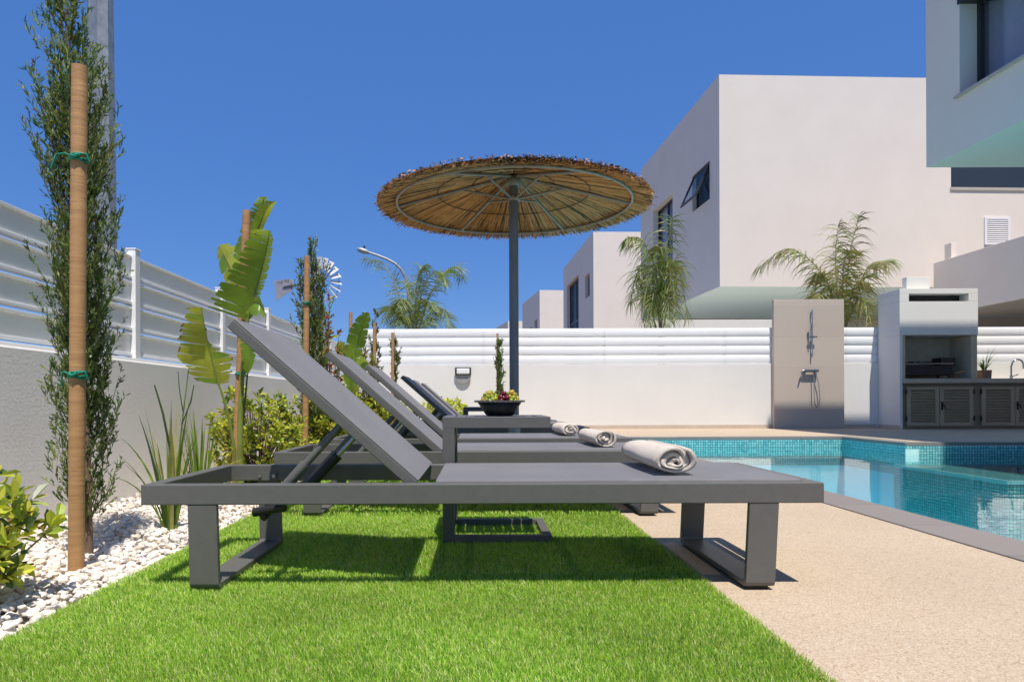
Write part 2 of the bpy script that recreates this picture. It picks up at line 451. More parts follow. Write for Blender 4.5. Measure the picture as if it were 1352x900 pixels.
class MB:
    """collects shapes for ONE mesh object"""
    def __init__(s):
        s.v, s.f, s.m, s.sm = [], [], [], []
        s.mats = []

    def mi(s, mat):
        if mat not in s.mats:
            s.mats.append(mat)
        return s.mats.index(mat)

    def add(s, verts, faces, mat, smooth=False):
        b = len(s.v)
        k = s.mi(mat)
        s.v.extend([tuple(q) for q in verts])
        for f in faces:
            s.f.append([b + i for i in f])
            s.m.append(k)
            s.sm.append(smooth)

    def box(s, x0, x1, y0, y1, z0, z1, mat):
        V = [(x, y, z) for x in (x0, x1) for y in (y0, y1) for z in (z0, z1)]
        s.add(V, [(0, 1, 3, 2), (4, 6, 7, 5), (0, 4, 5, 1), (2, 3, 7, 6), (0, 2, 6, 4), (1, 5, 7, 3)], mat)

    def obox(s, o, ax, ay, az, mat):
        """oriented box from corner o with edge vectors"""
        o, ax, ay, az = map(Vector, (o, ax, ay, az))
        V = [o + ax * i + ay * j + az * k for i in (0, 1) for j in (0, 1) for k in (0, 1)]
        s.add(V, [(0, 1, 3, 2), (4, 6, 7, 5), (0, 4, 5, 1), (2, 3, 7, 6), (0, 2, 6, 4), (1, 5, 7, 3)], mat)

    def tube(s, pts, r, mat, n=8, cap=True, smooth=True):
        pts = [Vector(p) for p in pts]
        rs = r if hasattr(r, '__len__') else [r] * len(pts)
        ref = None
        rings = []
        for i, p in enumerate(pts):
            d = (pts[min(i + 1, len(pts) - 1)] - pts[max(i - 1, 0)])
            if d.length < 1e-9: d = Vector((0, 0, 1))
            d.normalize()
            if ref is None:
                ref = Vector((1, 0, 0)) if abs(d.x) < 0.8 else Vector((0, 1, 0))
            u = (ref - d * ref.dot(d))
            if u.length < 1e-6:
                ref = Vector((0, 1, 0.3)); u = ref - d * ref.dot(d)
            u.normalize()
            ref = u
            v = d.cross(u)
            rings.append([p + (u * math.cos(a) + v * math.sin(a)) * rs[i] for a in [2 * math.pi * k / n for k in range(n)]])
        V = [q for ring in rings for q in ring]
        Fc = []
        for i in range(len(pts) - 1):
            for k in range(n):
                Fc.append((i * n + k, i * n + (k + 1) % n, (i + 1) * n + (k + 1) % n, (i + 1) * n + k))
        s.add(V, Fc, mat, smooth)
        if cap:
            s.add(rings[0][::-1], [tuple(range(n))], mat)
            s.add(rings[-1], [tuple(range(n))], mat)

    def lathe(s, prof, mat, n=32, c=(0, 0, 0), smooth=True, rfun=None):
        V, Fc = [], []
        for (r, z) in prof:
            for k in range(n):
                a = 2 * math.pi * k / n
                rr = r * (rfun(a, z) if rfun else 1)
                V.append((c[0] + rr * math.cos(a), c[1] + rr * math.sin(a), c[2] + z))
        for i in range(len(prof) - 1):
            for k in range(n):
                Fc.append((i * n + k, i * n + (k + 1) % n, (i + 1) * n + (k + 1) % n, (i + 1) * n + k))
        s.add(V, Fc, mat, smooth)

    def build(s, name, parent=None, bevel=0.0, segs=2, loc=None):
        me = bpy.data.meshes.new(name)
        me.from_pydata(s.v, [], s.f)
        for m_ in s.mats:
            me.materials.append(M[m_])
        me.polygons.foreach_set('material_index', s.m)
        me.polygons.foreach_set('use_smooth', s.sm)
        me.update()
        o = link(name, me, parent, loc)
        if bevel:
            b = o.modifiers.new('bevel', 'BEVEL')
            b.width = bevel
            b.segments = segs
            b.limit_method = 'ANGLE'
            b.angle_limit = math.radians(40)
            b.harden_normals = False
        return o


def np_mesh(name, V, Fc, mats, mi=None, parent=None, smooth=False, kind=None):
    """V (n,3), Fc (m,k) numpy"""
    me = bpy.data.meshes.new(name)
    k = Fc.shape[1]
    me.vertices.add(len(V))
    me.vertices.foreach_set('co', np.ascontiguousarray(V, dtype=np.float32).ravel())
    me.loops.add(Fc.size)
    me.loops.foreach_set('vertex_index', np.ascontiguousarray(Fc, dtype=np.int32).ravel())
    me.polygons.add(len(Fc))
    me.polygons.foreach_set('loop_start', np.arange(0, Fc.size, k, dtype=np.int32))
    me.polygons.foreach_set('loop_total', np.full(len(Fc), k, dtype=np.int32))
    for m_ in mats:
        me.materials.append(M[m_])
    if mi is not None:
        me.polygons.foreach_set('material_index', np.ascontiguousarray(mi, dtype=np.int32))
    me.polygons.foreach_set('use_smooth', np.full(len(Fc), smooth))
    me.update(calc_edges=True)
    me.validate()
    o = link(name, me, parent)
    if kind: o['kind'] = kind
    return o


def unit(a):
    return a / np.maximum(np.linalg.norm(a, axis=-1, keepdims=True), 1e-9)


def grid_rects(xs, ys, keep, z, mat, mb):
    for i in range(len(xs) - 1):
        for j in range(len(ys) - 1):
            if keep((xs[i] + xs[i + 1]) / 2, (ys[j] + ys[j + 1]) / 2):
                mb.add([(xs[i], ys[j], z), (xs[i + 1], ys[j], z), (xs[i + 1], ys[j + 1], z), (xs[i], ys[j + 1], z)], [(0, 1, 2, 3)], mat)


def wall_holes(mb, o, u, wid, hei, holes, depth_vec, mat, reveal=None):
    """vertical wall face from corner o along unit u; holes (u0,u1,z0,z1) with reveals going along depth_vec"""
    o, u, dv = Vector(o), Vector(u), Vector(depth_vec)
    us = sorted(set([0, wid] + [h[0] for h in holes] + [h[1] for h in holes]))
    zs = sorted(set([0, hei] + [h[2] for h in holes] + [h[3] for h in holes]))
    Z = Vector((0, 0, 1))
    P = lambda a, b: o + u * a + Z * b
    for i in range(len(us) - 1):
        for j in range(len(zs) - 1):
            a, b = (us[i] + us[i + 1]) / 2, (zs[j] + zs[j + 1]) / 2
            if any(h[0] < a < h[1] and h[2] < b < h[3] for h in holes):
                continue
            mb.add([P(us[i], zs[j]), P(us[i + 1], zs[j]), P(us[i + 1], zs[j + 1]), P(us[i], zs[j + 1])], [(0, 1, 2, 3)], mat)
    for h in holes:
        c = [P(h[0], h[2]), P(h[1], h[2]), P(h[1], h[3]), P(h[0], h[3])]
        for k in range(4):
            a, b = c[k], c[(k + 1) % 4]
            mb.add([a, b, b + dv, a + dv], [(0, 1, 2, 3)], reveal or mat)


def window(parent, o, u, n_in, w_, h_, mull=(), bars=(), fr=0.06, curtain=False):
    """framed window filling a hole: o lower corner on the wall face plane shifted in; u along, n_in inward"""
    o, u, ni = Vector(o), Vector(u).normalized(), Vector(n_in).normalized()
    Z = Vector((0, 0, 1))
    f = MB()
    d = ni * 0.06
    f.obox(o, u * w_, d, Z * fr, 'frame_dark')
    f.obox(o + Z * (h_ - fr), u * w_, d, Z * fr, 'frame_dark')
    f.obox(o + Z * fr, u * fr, d, Z * (h_ - 2 * fr), 'frame_dark')
    f.obox(o + u * (w_ - fr) + Z * fr, u * fr, d, Z * (h_ - 2 * fr), 'frame_dark')
    for q in mull:
        f.obox(o + u * (q - fr / 2) + Z * fr, u * fr, d, Z * (h_ - 2 * fr), 'frame_dark')
    for q in bars:
        f.obox(o + u * fr + Z * q + ni * 0.003, u * (w_ - 2 * fr), d * 0.9, Z * fr, 'frame_dark')
    wo_ = f.build('window', parent)
    g = MB()
    b = o + u * fr * 0.5 + Z * fr * 0.5 + ni * 0.03
    g.obox(b, u * (w_ - fr), ni * 0.008, Z * (h_ - fr), 'glass')
    g.build('pane', wo_)
    c = MB()
    base = o + ni * 0.09
    if curtain:
        N = 60
        V, Fc = [], []
        for i in range(N + 1):
            q = base + u * (w_ * i / N) + ni * (0.075 + 0.05 * math.sin(i * 0.95) + 0.02 * math.sin(i * 0.37))
            V += [q, q + Z * h_]
        for i in range(N):
            Fc.append((2 * i, 2 * i + 2, 2 * i + 3, 2 * i + 1))
        c.add(V, Fc, 'curtain', True)
        c.build('curtain', wo_)
    # dim recess behind the glass
    r_ = MB()
    rb = o + ni * 0.10
    e = ni * 0.5
    c4 = [rb, rb + u * w_, rb + u * w_ + Z * h_, rb + Z * h_]
    r_.add([q + e for q in c4], [(0, 1, 2, 3)], 'room')
    for k in range(4):
        r_.add([c4[k], c4[(k + 1) % 4], c4[(k + 1) % 4] + e, c4[k] + e], [(0, 1, 2, 3)], 'room')
    r_.build('room_recess', wo_)
    return wo_


# ================================================================== SETTING
PHI = 0.038                                   # the houses stand turned a little against the loungers
UF = Vector((-PHI, 1, 0)).normalized()        # away along the row of houses
UR = Vector((1, PHI, 0)).normalized()         # along their fronts
UP = Vector((0, 0, 1))

mb = MB()
xs = [-600, -2.15, 16, 600]
ys = [-300, -5, 13.95, 900]
grid_rects(xs, ys, lambda x, y: not (-2.15 < x < 16 and -5 < y < 13.95), -0.07, 'ground', mb)
tag(mb.build('ground'), kind='structure')

PX0, PX1, PX2, PY0, PY1, PY2 = 2.07, 5.42, 8.4, -2.0, 10.4, 8.85
CW = 0.25
inpool = lambda x, y: (PX0 < x < PX1 and PY0 < y < PY1) or (PX1 <= x < PX2 and PY0 < y < PY2)
def incop(x, y):
    if inpool(x, y): return False
    return (PX0 - CW < x < PX1 + CW and PY0 - CW < y < PY1 + CW) or (PX1 <= x < PX2 + CW and PY0 - CW < y < PY2 + CW)
TX0, TX1, TY1 = -1.08, 0.672, 10.6
xs = [TX0, TX1, PX0 - CW, PX0, PX1, PX1 + CW, PX2, PX2 + CW, 16]
ys = [-5, PY0 - CW, PY0, PY2, PY2 + CW, PY1, TY1, PY1 + CW, 13.95]
mb = MB()
grid_rects(xs, ys, lambda x, y: not inpool(x, y) and not incop(x, y) and not (x < TX1 and y < TY1), 0.0, 'deck', mb)
# a small downstand so that the deck edge has a thickness against turf
mb.add([(TX1, -5, 0), (TX1, TY1, 0), (TX1, TY1, -0.05), (TX1, -5, -0.05)], [(0, 1, 2, 3)], 'deck')
mb.add([(TX0, TY1, 0), (TX1, TY1, 0), (TX1, TY1, -0.05), (TX0, TY1, -0.05)], [(0, 1, 2, 3)], 'deck')
tag(mb.build('pool_deck'), kind='structure')

mb = MB()
ct, cb = 0.006, -0.036
for (x0, x1, y0, y1) in [(PX0 - CW, PX0, PY0 - CW, PY1 + CW), (PX0, PX1 + CW, PY1, PY1 + CW), (PX1, PX1 + CW, PY2, PY1),
                         (PX1 + CW, PX2 + CW, PY2, PY2 + CW), (PX2, PX2 + CW, PY0, PY2), (PX0, PX2 + CW, PY0 - CW, PY0)]:
    mb.box(x0, x1, y0, y1, cb, ct, 'coping')
tag(mb.build('pool_coping', bevel=0.004), kind='structure')

mb = MB()
zb, zt = -1.45, -0.037
ring = [(PX0, PY0), (PX2, PY0), (PX2, PY2), (PX1, PY2), (PX1, PY1), (PX0, PY1)]
for i in range(6):
    a, b = ring[i], ring[(i + 1) % 6]
    for (z0, z1, mt) in ((-0.42, zt, 'mosaic'), (zb, -0.42, 'pool_floor')):
        mb.add([(*a, z0), (*b, z0), (*b, z1), (*a, z1)], [(0, 1, 2, 3)], mt)
mb.add([(PX0, PY0, zb), (PX1, PY0, zb), (PX1, PY1, zb), (PX0, PY1, zb)], [(0, 1, 2, 3)], 'pool_floor')
mb.add([(PX1, PY0, zb), (PX2, PY0, zb), (PX2, PY2, zb), (PX1, PY2, zb)], [(0, 1, 2, 3)], 'pool_floor')
# submerged shelf at the far right
sx0, sy0, sz = 5.27, 6.95, -0.27
mb.box(sx0, PX2 - 0.002, sy0, PY2 - 0.002, zb + 0.002, sz, 'mosaic')
mb.box(sx0 - 0.006, sx0 + 0.03, sy0 - 0.006, PY2 - 0.004, sz - 0.03, sz + 0.008, 'nosing')
mb.box(sx0 + 0.032, PX2 - 0.004, sy0 - 0.006, sy0 + 0.03, sz - 0.03, sz + 0.008, 'nosing')
mb.box(PX1 - 0.006, PX1 + 0.16, PY2 - 0.010, PY2 - 0.003, -0.27, -0.075, 'nosing')
tag(mb.build('pool_basin'), kind='structure')

mb = MB()
zw = -0.155
mb.add([(PX0, PY0, zw), (PX1, PY0, zw), (PX1, PY1, zw), (PX0, PY1, zw)], [(0, 1, 2, 3)], 'water')
mb.add([(PX1, PY0, zw), (PX2, PY0, zw), (PX2, PY2, zw), (PX1, PY2, zw)], [(0, 1, 2, 3)], 'water')
tag(mb.build('pool_water'), kind='structure')

# turf backing and the gravel bed under the pebbles
TZ = -0.005
mb = MB()
mb.add([(TX0, -5, TZ), (TX1, -5, TZ), (TX1, TY1, TZ), (TX0, TY1, TZ)], [(0, 1, 2, 3)], 'turf_base')
tag(mb.build('lawn_base'), kind='structure')
BZ = -0.045
mb = MB()
mb.add([(-2.02, -5, BZ), (TX0, -5, BZ), (TX0, 13.85, BZ), (-2.02, 13.85, BZ)], [(0, 1, 2, 3)], 'bed')
tag(mb.build('gravel_bed'), kind='structure')


# ---- turf blades (nobody could count them)
def turf():
    Vs, Fs, Ms = [], [], []
    nb = 0
    # (y0, y1, blades per m2, width, height)
    for (y0, y1, den, wd, ht) in ((0.9, 2.1, 120000, 0.0013, 0.0165), (2.1, 3.3, 60000, 0.0019, 0.018),
                                  (3.3, 5.2, 16000, 0.0044, 0.024), (5.2, TY1, 4800, 0.008, 0.026)):
        n = int(den * (TX1 - TX0) * (y1 - y0))
        # the near corners of the lawn lie outside the frame
        x = rng.uniform(TX0 - 0.014, TX1 + 0.010, n); y = rng.uniform(y0, y1, n)
        keep = (x > -0.72 * y - 0.05) & (x < 0.80 * y + 0.05)
        x, y = x[keep], y[keep]; n = len(x)
        patch = np.sin(x * 5.1 + 1.3 * np.sin(y * 3.3)) * np.sin(y * 4.2 + 1.7 * np.sin(x * 2.9))
        h = ht * rng.uniform(0.55, 1.15, n) * (1 + 0.10 * patch)
        az = rng.uniform(0, 2 * np.pi, n)
        lean = np.abs(rng.normal(0.34, 0.24, n))
        # the pile has a nap: brushed a little towards -x and the viewer
        dx = np.cos(az) * lean - 0.10; dy = np.sin(az) * lean - 0.12
        fa = az + np.pi / 2 + rng.normal(0, 0.6, n)
        wx, wy = np.cos(fa) * wd / 2, np.sin(fa) * wd / 2
        B = np.stack([x, y, np.full(n, TZ)], 1)
        mid = B + np.stack([dx * h * 0.35, dy * h * 0.35, h * 0.62], 1)
        tip = B + np.stack([dx * h * 0.95, dy * h * 0.95, h * 0.97], 1)
        wv = np.stack([wx, wy, np.zeros(n)], 1)
        V = np.stack([B - wv, B + wv, mid + wv * 0.9, mid - wv * 0.9, tip + wv * 0.25, tip - wv * 0.25], 1).reshape(-1, 3)
        i = np.arange(n) * 6 + nb
        Fq = np.stack([np.stack([i, i + 1, i + 2, i + 3], 1), np.stack([i + 3, i + 2, i + 4, i + 5], 1)], 1).reshape(-1, 4)
        r = rng.random(n) + 0.10 * patch
        mi = np.where(r < 0.38, 0, np.where(r < 0.68, 1, np.where(r < 0.82, 2, 3)))
        Vs.append(V); Fs.append(Fq); Ms.append(np.repeat(mi, 2)); nb += len(V)
    o = np_mesh('turf', np.concatenate(Vs), np.concatenate(Fs), ['g1', 'g2', 'g3', 'g4'], np.concatenate(Ms), kind='stuff')
    tag(o, 'short bright green artificial turf under the sun loungers', 'turf')


turf()


# ---- white pebbles of the planting bed
def pebbles():
    import bmesh
    bm = bmesh.new(); bmesh.ops.create_icosphere(bm, subdivisions=2, radius=1.0)
    base = np.array([v.co[:] for v in bm.verts]); fc = np.array([[v.index for v in f.verts] for f in bm.faces]); bm.free()
    bm = bmesh.new(); bmesh.ops.create_icosphere(bm, subdivisions=1, radius=1.0)
    base1 = np.array([v.co[:] for v in bm.verts]); fc1 = np.array([[v.index for v in f.verts] for f in bm.faces]); bm.free()
    protos = []
    for bs, n in ((base, 10), (base1, 10)):
        L = []
        for k in range(n):
            q = bs.copy()
            for _ in range(7):                       # chipped facets
                d = unit(rng.normal(size=3)); t = rng.uniform(0.45, 0.85)
                s = q @ d
                q = q - np.maximum(s - t, 0)[:, None] * d * 0.9
            q *= 1 + rng.normal(0, 0.05, (len(q), 1))
            L.append(q)
        protos.append(L)
    Vs, Fs, Ms = [], [], []
    nb = 0
    for (y0, y1, den, lo, hi, lod) in ((1.3, 2.7, 2900, 0.007, 0.018, 0), (2.7, 4.6, 1900, 0.009, 0.019, 1), (4.6, 13.7, 420, 0.016, 0.032, 1)):
        n = int(den * 0.95 * (y1 - y0))
        x = rng.uniform(-2.0, TX0 - 0.012, n); y = rng.uniform(y0, y1, n)
        keep = x > -0.72 * y - 0.15
        x, y = x[keep], y[keep]
        f = fc if lod == 0 else fc1
        for xi, yi in zip(x, y):
            q = protos[lod][rng.integers(10)]
            r = rng.uniform(lo, hi) * (1.35 if rng.random() < 0.07 else 1)
            sc = np.array([r * rng.uniform(0.9, 1.5), r * rng.uniform(0.8, 1.1), r * rng.uniform(0.5, 0.8)])
            a, b = rng.uniform(0, 6.28), rng.normal(0, 0.35)
            ca, sa, cb_, sb = math.cos(a), math.sin(a), math.cos(b), math.sin(b)
            R = np.array([[ca, -sa, 0], [sa, ca, 0], [0, 0, 1]]) @ np.array([[1, 0, 0], [0, cb_, -sb], [0, sb, cb_]])
            edge = np.clip((TX0 - xi) / 0.12, 0, 1)
            z = BZ + 0.008 + rng.uniform(0, 0.030) + 0.012 * edge
            Vs.append((q * sc) @ R.T + np.array([xi, yi, z]))
            Fs.append(f + nb); nb += len(q)
            rr = rng.random()
            Ms.append(np.full(len(f), 0 if rr < 0.66 else (1 if rr < 0.83 else 2)))
    o = np_mesh('pebbles', np.concatenate(Vs), np.concatenate(Fs), ['peb1', 'peb2', 'peb3'], np.concatenate(Ms), kind='stuff', smooth=False)
    tag(o, 'white marble pebbles covering the planting bed along the wall', 'gravel')


pebbles()

# ================================================================== GARDEN WALLS AND FENCES
LX = -2.0
lw = thing('garden_wall', 'low grey rendered wall on the left behind the planting bed', 'wall', (LX, 4.4, 0))
mb = MB(); mb.box(-0.16, 0, -9.4, 9.38, -0.5, 0.785, 'grey_wall')
mb.build('wall', lw, bevel=0.006)

slf = thing('slat_fence', 'white metal slat fence with gaps standing on the low grey left wall', 'fence', (LX, 4.4, 0.785))
posts = [1.35, 2.75, 4.163, 5.576, 6.79, 8.2, 9.6, 11.0, 12.4, 13.72]
mb = MB(); mb.box(-0.13, -0.03, -9.4, 9.38, 0.001, 0.022, 'slat'); mb.build('base_rail', slf, bevel=0.003)
for i in range(len(posts) - 1):
    a, b = posts[i] - 4.4 + 0.031, posts[i + 1] - 4.4 - 0.031
    mb = MB()
    for k in range(4):
        z0 = 0.042 + k * 0.1525
        # boxed slat with a lip at top and bottom
        mb.box(-0.085, -0.065, a, b, z0, z0 + 0.124, 'slat_satin')
        mb.box(-0.092, -0.052, a, b, z0 - 0.006, z0 + 0.010, 'slat')
        mb.box(-0.092, -0.052, a, b, z0 + 0.116, z0 + 0.130, 'slat')
    mb.build('slat_panel', slf, bevel=0.002)
for p_ in posts:
    mb = MB()
    mb.box(-0.095, -0.033, p_ - 4.4 - 0.030, p_ - 4.4 + 0.030, 0.023, 0.668, 'slat')
    mb.box(-0.099, -0.029, p_ - 4.4 - 0.034, p_ - 4.4 + 0.034, 0.668, 0.676, 'slat')
    mb.build('post', slf, bevel=0.003)

BWY = 13.8
bw = thing('garden_wall', 'long white rendered wall across the back of the pool terrace', 'wall', (4, BWY, 0))
mb = MB(); mb.box(-6.29, 12.0, 0, 0.18, -0.3, 1.280, 'white'); mb.build('wall', bw, bevel=0.006)
mb = MB(); mb.box(-6.0, 3.86, -0.012, -0.0005, 0.0, 0.075, 'skirt'); mb.build('skirting', bw)

bf = thing('slat_fence', 'white closed slat fence topping the long back wall', 'fence', (4, BWY, 1.28))
segs = [-6.29, -3.9, -1.5, 0.9, 3.3, 5.7, 8.1, 10.5, 12.0]
for i in range(len(segs) - 1):
    mb = MB()
    for k in range(4):
        z0 = 0.008 + k * 0.1785
        N = 7
        V, Fc = [], []
        for j in range(N + 1):
            t = j / N
            zz = z0 + 0.170 * t
            yy = 0.05 - 0.022 * math.sin(math.pi * min(1, max(0, 0.04 + 0.92 * t))) ** 0.55
            V += [(segs[i] + 0.002, yy, zz), (segs[i + 1] - 0.002, yy, zz)]
        for j in range(N):
            Fc.append((2 * j, 2 * j + 1, 2 * j + 3, 2 * j + 2))
        mb.add(V, Fc, 'slat', True)
        mb.box(segs[i] + 0.002, segs[i + 1] - 0.002, 0.052, 0.085, z0, z0 + 0.170, 'slat')
    mb.build('slat_panel', bf)
mb = MB()
for p_ in segs:
    mb = MB(); mb.box(p_ - 0.03, p_ + 0.03, 0.087, 0.145, 0.001, 0.72, 'slat'); mb.build('post', bf)

# bulkhead lamp on the back wall
wl = thing('wall_lamp', 'half-round bulkhead lamp fixed to the white back wall', 'wall lamp', W(611.5, 495, BWY))
mb = MB()
def shield(w_, top, bot, y0, y1, mat):
    pts = [(-w_, top)]
    for k in range(17):
        a = math.pi + math.pi * k / 16
        pts.append((w_ * math.cos(a), 0.02 + bot * -math.sin(a) * -1 if False else 0.02 - bot * math.sin(a - math.pi)))
    pts.append((w_, top))
    n = len(pts)
    V = [(x, y0, z) for x, z in pts] + [(x, y1, z) for x, z in pts]
    mb.add(V, [tuple(range(n)), tuple(range(2 * n - 1, n - 1, -1))] + [(i, (i + 1) % n, n + (i + 1) % n, n + i) for i in range(n)], mat)
shield(0.150, 0.11, 0.185, -0.055, -0.001, 'lamp_grey')
mb.build('body', wl, bevel=0.008)
mb = MB()
mb.box(-0.160, 0.160, -0.085, -0.058, 0.128, 0.150, 'frame_dark'); mb.box(-0.160, -0.128, -0.085, -0.058, 0.018, 0.128, 'frame_dark')
mb.box(0.128, 0.160, -0.085, -0.058, 0.018, 0.128, 'frame_dark'); mb.box(-0.160, 0.160, -0.075, -0.058, 0.0, 0.018, 'frame_dark')
mb.build('hood_rim', wl, bevel=0.01)
mb = MB(); mb.box(-0.127, 0.127, -0.10, -0.06, 0.019, 0.127, 'lamp_glass'); mb.build('diffuser', wl, bevel=0.018, segs=3)

# ================================================================== HOUSES
def house(name_label, N, Fp, wid, z0, z1, lholes, fholes, group=None, gf=None):
    """N near-left corner, Fp far-left corner; left face runs N -> Fp, front runs from N along UR"""
    N, Fp = Vector((*N, 0)), Vector((*Fp, 0))
    r = thing('house', name_label, 'house', N + Vector((0, 0, 0)), 0, group)
    u = (Fp - N); L = u.length; u.normalize()
    rr = Vector((u.y, -u.x, 0))
    o = Vector((0, 0, z0)); H = z1 - z0
    mb = MB()
    dep = 0.22
    wall_holes(mb, o, u, L, H, [(a, b, c - z0, d - z0) for a, b, c, d in lholes], rr * dep, 'house')
    wall_holes(mb, o, rr, wid, H, [(a, b, c - z0, d - z0) for a, b, c, d in fholes], u * dep, 'house')
    a, b, c = o, o + u * L, o + rr * wid
    mb.add([b, b + rr * wid, b + rr * wid + UP * H, b + UP * H], [(0, 1, 2, 3)], 'house')
    mb.add([c, c + u * L, c + u * L + UP * H, c + UP * H], [(0, 1, 2, 3)], 'house')
    mb.build('wall', r)
    mb = MB(); t = UP * (H - 0.25)
    mb.add([a + t, b + t, b + t + rr * wid, c + t], [(0, 1, 2, 3)], 'house'); mb.build('roof', r)
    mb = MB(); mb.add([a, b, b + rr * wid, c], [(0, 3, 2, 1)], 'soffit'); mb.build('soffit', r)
    return r, u, rr, o, L


def onface(N, Fp, px):
    """distance along the left face at a pixel column, and the depth there"""
    N, Fp = Vector(N), Vector(Fp)
    d = (Fp - N); L = d.length; d.normalize()
    k = (px - CX) / F
    s = (k * N.y - N.x) / (d.x - k * d.y)
    return s, N.y + d.y * s


zr, zs = 8.97, 3.50
N1, F1 = (6.24, 18.0), (5.93, 25.4)
s1, _ = onface(N1, F1, 938); s2, _ = onface(N1, F1, 915)
s3, _ = onface(N1, F1, 889); s4, _ = onface(N1, F1, 863)
hs_ = (W(1303, 300, 18.2).x - N1[0], W(1338, 300, 18.2).x - N1[0])
h1, u, rr, o, L = house('large white two-storey house behind the shower wall, with an open tilting window', N1, F1, 11.5, zs, zr,
                        [(s1, s2, 5.96, 6.99), (s3, s4, 3.9, 7.05)], [(12.4 - 6.24, 17.2 - 6.24, 6.12, 7.3)])
mb = MB()
mb.obox(u * 7.0 + rr * 0.8 + UP * -0.07, rr * 10.6, u * 0.2, UP * (zs + 0.06), 'house')
mb.build('ground_floor_wall', h1)
window(h1, o + u * s3 + rr * 0.18 + UP * (3.9 - zs), u, rr, s4 - s3, 3.15, mull=(1.05,), curtain=True)
window(h1, o + rr * (12.4 - 6.24) + u * 0.18 + UP * (6.12 - zs), rr, u, 4.8, 1.18, mull=(2.4,))
mb = MB(); mb.obox(o + rr * (12.38 - 6.24) + u * -0.03 + UP * (6.04 - zs), rr * 4.84, u * 0.22, UP * 0.075, 'sill'); mb.build('sill', h1)
# the tilting window: frame in the wall, sash swung out at the bottom
wid_, hei_ = s2 - s1, 1.03
wf = window(h1, o + u * s1 + rr * 0.12 + UP * (5.96 - zs), u, rr, wid_, hei_, fr=0.05)
mb = MB()
tl = math.radians(24)
dn = -UP * math.cos(tl) + -rr * math.sin(tl)
top = o + u * (s1 + 0.05) + rr * 0.06 + UP * (6.95 - zs)
no_ = (u.cross(dn)).normalized()
wi, hi = wid_ - 0.1, hei_ - 0.06
for (a, b, c, d) in ((0, wi, 0, 0.06), (0, wi, hi - 0.06, hi), (0, 0.06, 0.06, hi - 0.06), (wi - 0.06, wi, 0.06, hi - 0.06)):
    mb.obox(top + u * a + dn * c, u * (b - a), dn * (d - c), no_ * 0.045, 'frame_dark')
sash = mb.build('sash', h1)
mb = MB(); mb.obox(top + u * 0.05 + dn * 0.05 + no_ * 0.02, u * (wi - 0.1), dn * (hi - 0.1), no_ * 0.008, 'glass'); mb.build('pane', sash)
# louvred shutter on the front
mb = MB()
zc0, zc1 = 4.62, 5.34
f0 = o + rr * hs_[0] - u * 0.03 - UP * zs
W_ = hs_[1] - hs_[0]
for (a, b, c, d) in ((0, W_, zc0, zc0 + 0.06), (0, W_, zc1 - 0.06, zc1), (0, 0.06, zc0 + 0.06, zc1 - 0.06), (W_ - 0.06, W_, zc0 + 0.06, zc1 - 0.06)):
    mb.obox(f0 + rr * a + UP * c, rr * (b - a), u * 0.027, UP * (d - c), 'slat')
for k in range(11):
    z = zc0 + 0.075 + k * 0.0535
    mb.obox(f0 + rr * 0.061 + UP * z + u * 0.002, rr * (W_ - 0.122), u * 0.024 + UP * 0.034, UP * 0.010, 'slat')
mb.build('louvre_shutter', h1)
# low porch wing at the right
wx, wy0, wy1 = 11.75 - N1[0], 14.2 - 18.0, -0.012
mb = MB()
mb.box(wx, wx + 0.2, wy0 + 0.2005, wy1, 2.73, 4.08, 'house'); mb.box(wx, wx + 6, wy0, wy0 + 0.2, 2.73, 4.08, 'house')
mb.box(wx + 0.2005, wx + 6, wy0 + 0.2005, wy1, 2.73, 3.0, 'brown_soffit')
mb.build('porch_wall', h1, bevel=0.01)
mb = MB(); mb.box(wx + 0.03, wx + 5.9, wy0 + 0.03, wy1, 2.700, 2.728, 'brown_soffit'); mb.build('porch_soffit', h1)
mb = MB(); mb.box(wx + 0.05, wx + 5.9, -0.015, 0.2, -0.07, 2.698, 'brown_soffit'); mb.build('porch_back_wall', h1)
mb = MB(); mb.box(wx + 0.06, wx + 0.20, -0.6, -0.35, 4.082, 4.48, 'house'); mb.build('vent_stub', h1, bevel=0.01)

N2, F2 = (5.72, 34.6), (5.40, 44.2)
a0, _ = onface(N2, F2, 764.5); a1, _ = onface(N2, F2, 749); a2, _ = onface(N2, F2, 779); a3, _ = onface(N2, F2, 773)
h2, u, rr, o, L = house('middle white house beyond the wall, with a tall dark corner window', N2, F2, 9, -0.07, zr,
                        [(a0, a1, 2.6, 7.62), (a2, a3, 5.95, 7.15)], [])
window(h2, o + u * a0 + rr * 0.18 + UP * 2.67, u, rr, a1 - a0, 5.02, mull=((a1 - a0) * 0.45,), bars=(2.55,), fr=0.12)
window(h2, o + u * a2 + rr * 0.18 + UP * 6.02, u, rr, a3 - a2, 1.2, fr=0.1)

N3, F3 = (4.63, 52.6), (3.79, 60.1)
b0, _ = onface(N3, F3, 703); b1, _ = onface(N3, F3, 691.5); b2, _ = onface(N3, F3, 709.5); b3, _ = onface(N3, F3, 706)
h3, u, rr, o, L = house('small far white house left of the middle house', N3, F3, 9, -0.07, zr,
                        [(b0, b1, 3.0, 6.55), (b2, b3, 5.0, 6.9)], [])
window(h3, o + u * b0 + rr * 0.18 + UP * 3.07, u, rr, b1 - b0, 3.55, fr=0.14)
window(h3, o + u * b2 + rr * 0.18 + UP * 5.07, u, rr, b3 - b2, 1.9, fr=0.14)
h4, u, rr, o, L = house('farthest white house, only its roof edge showing beside the parasol pole', (3.05, 72.0), (1.95, 79.0), 9, -0.07, 8.9, [], [])

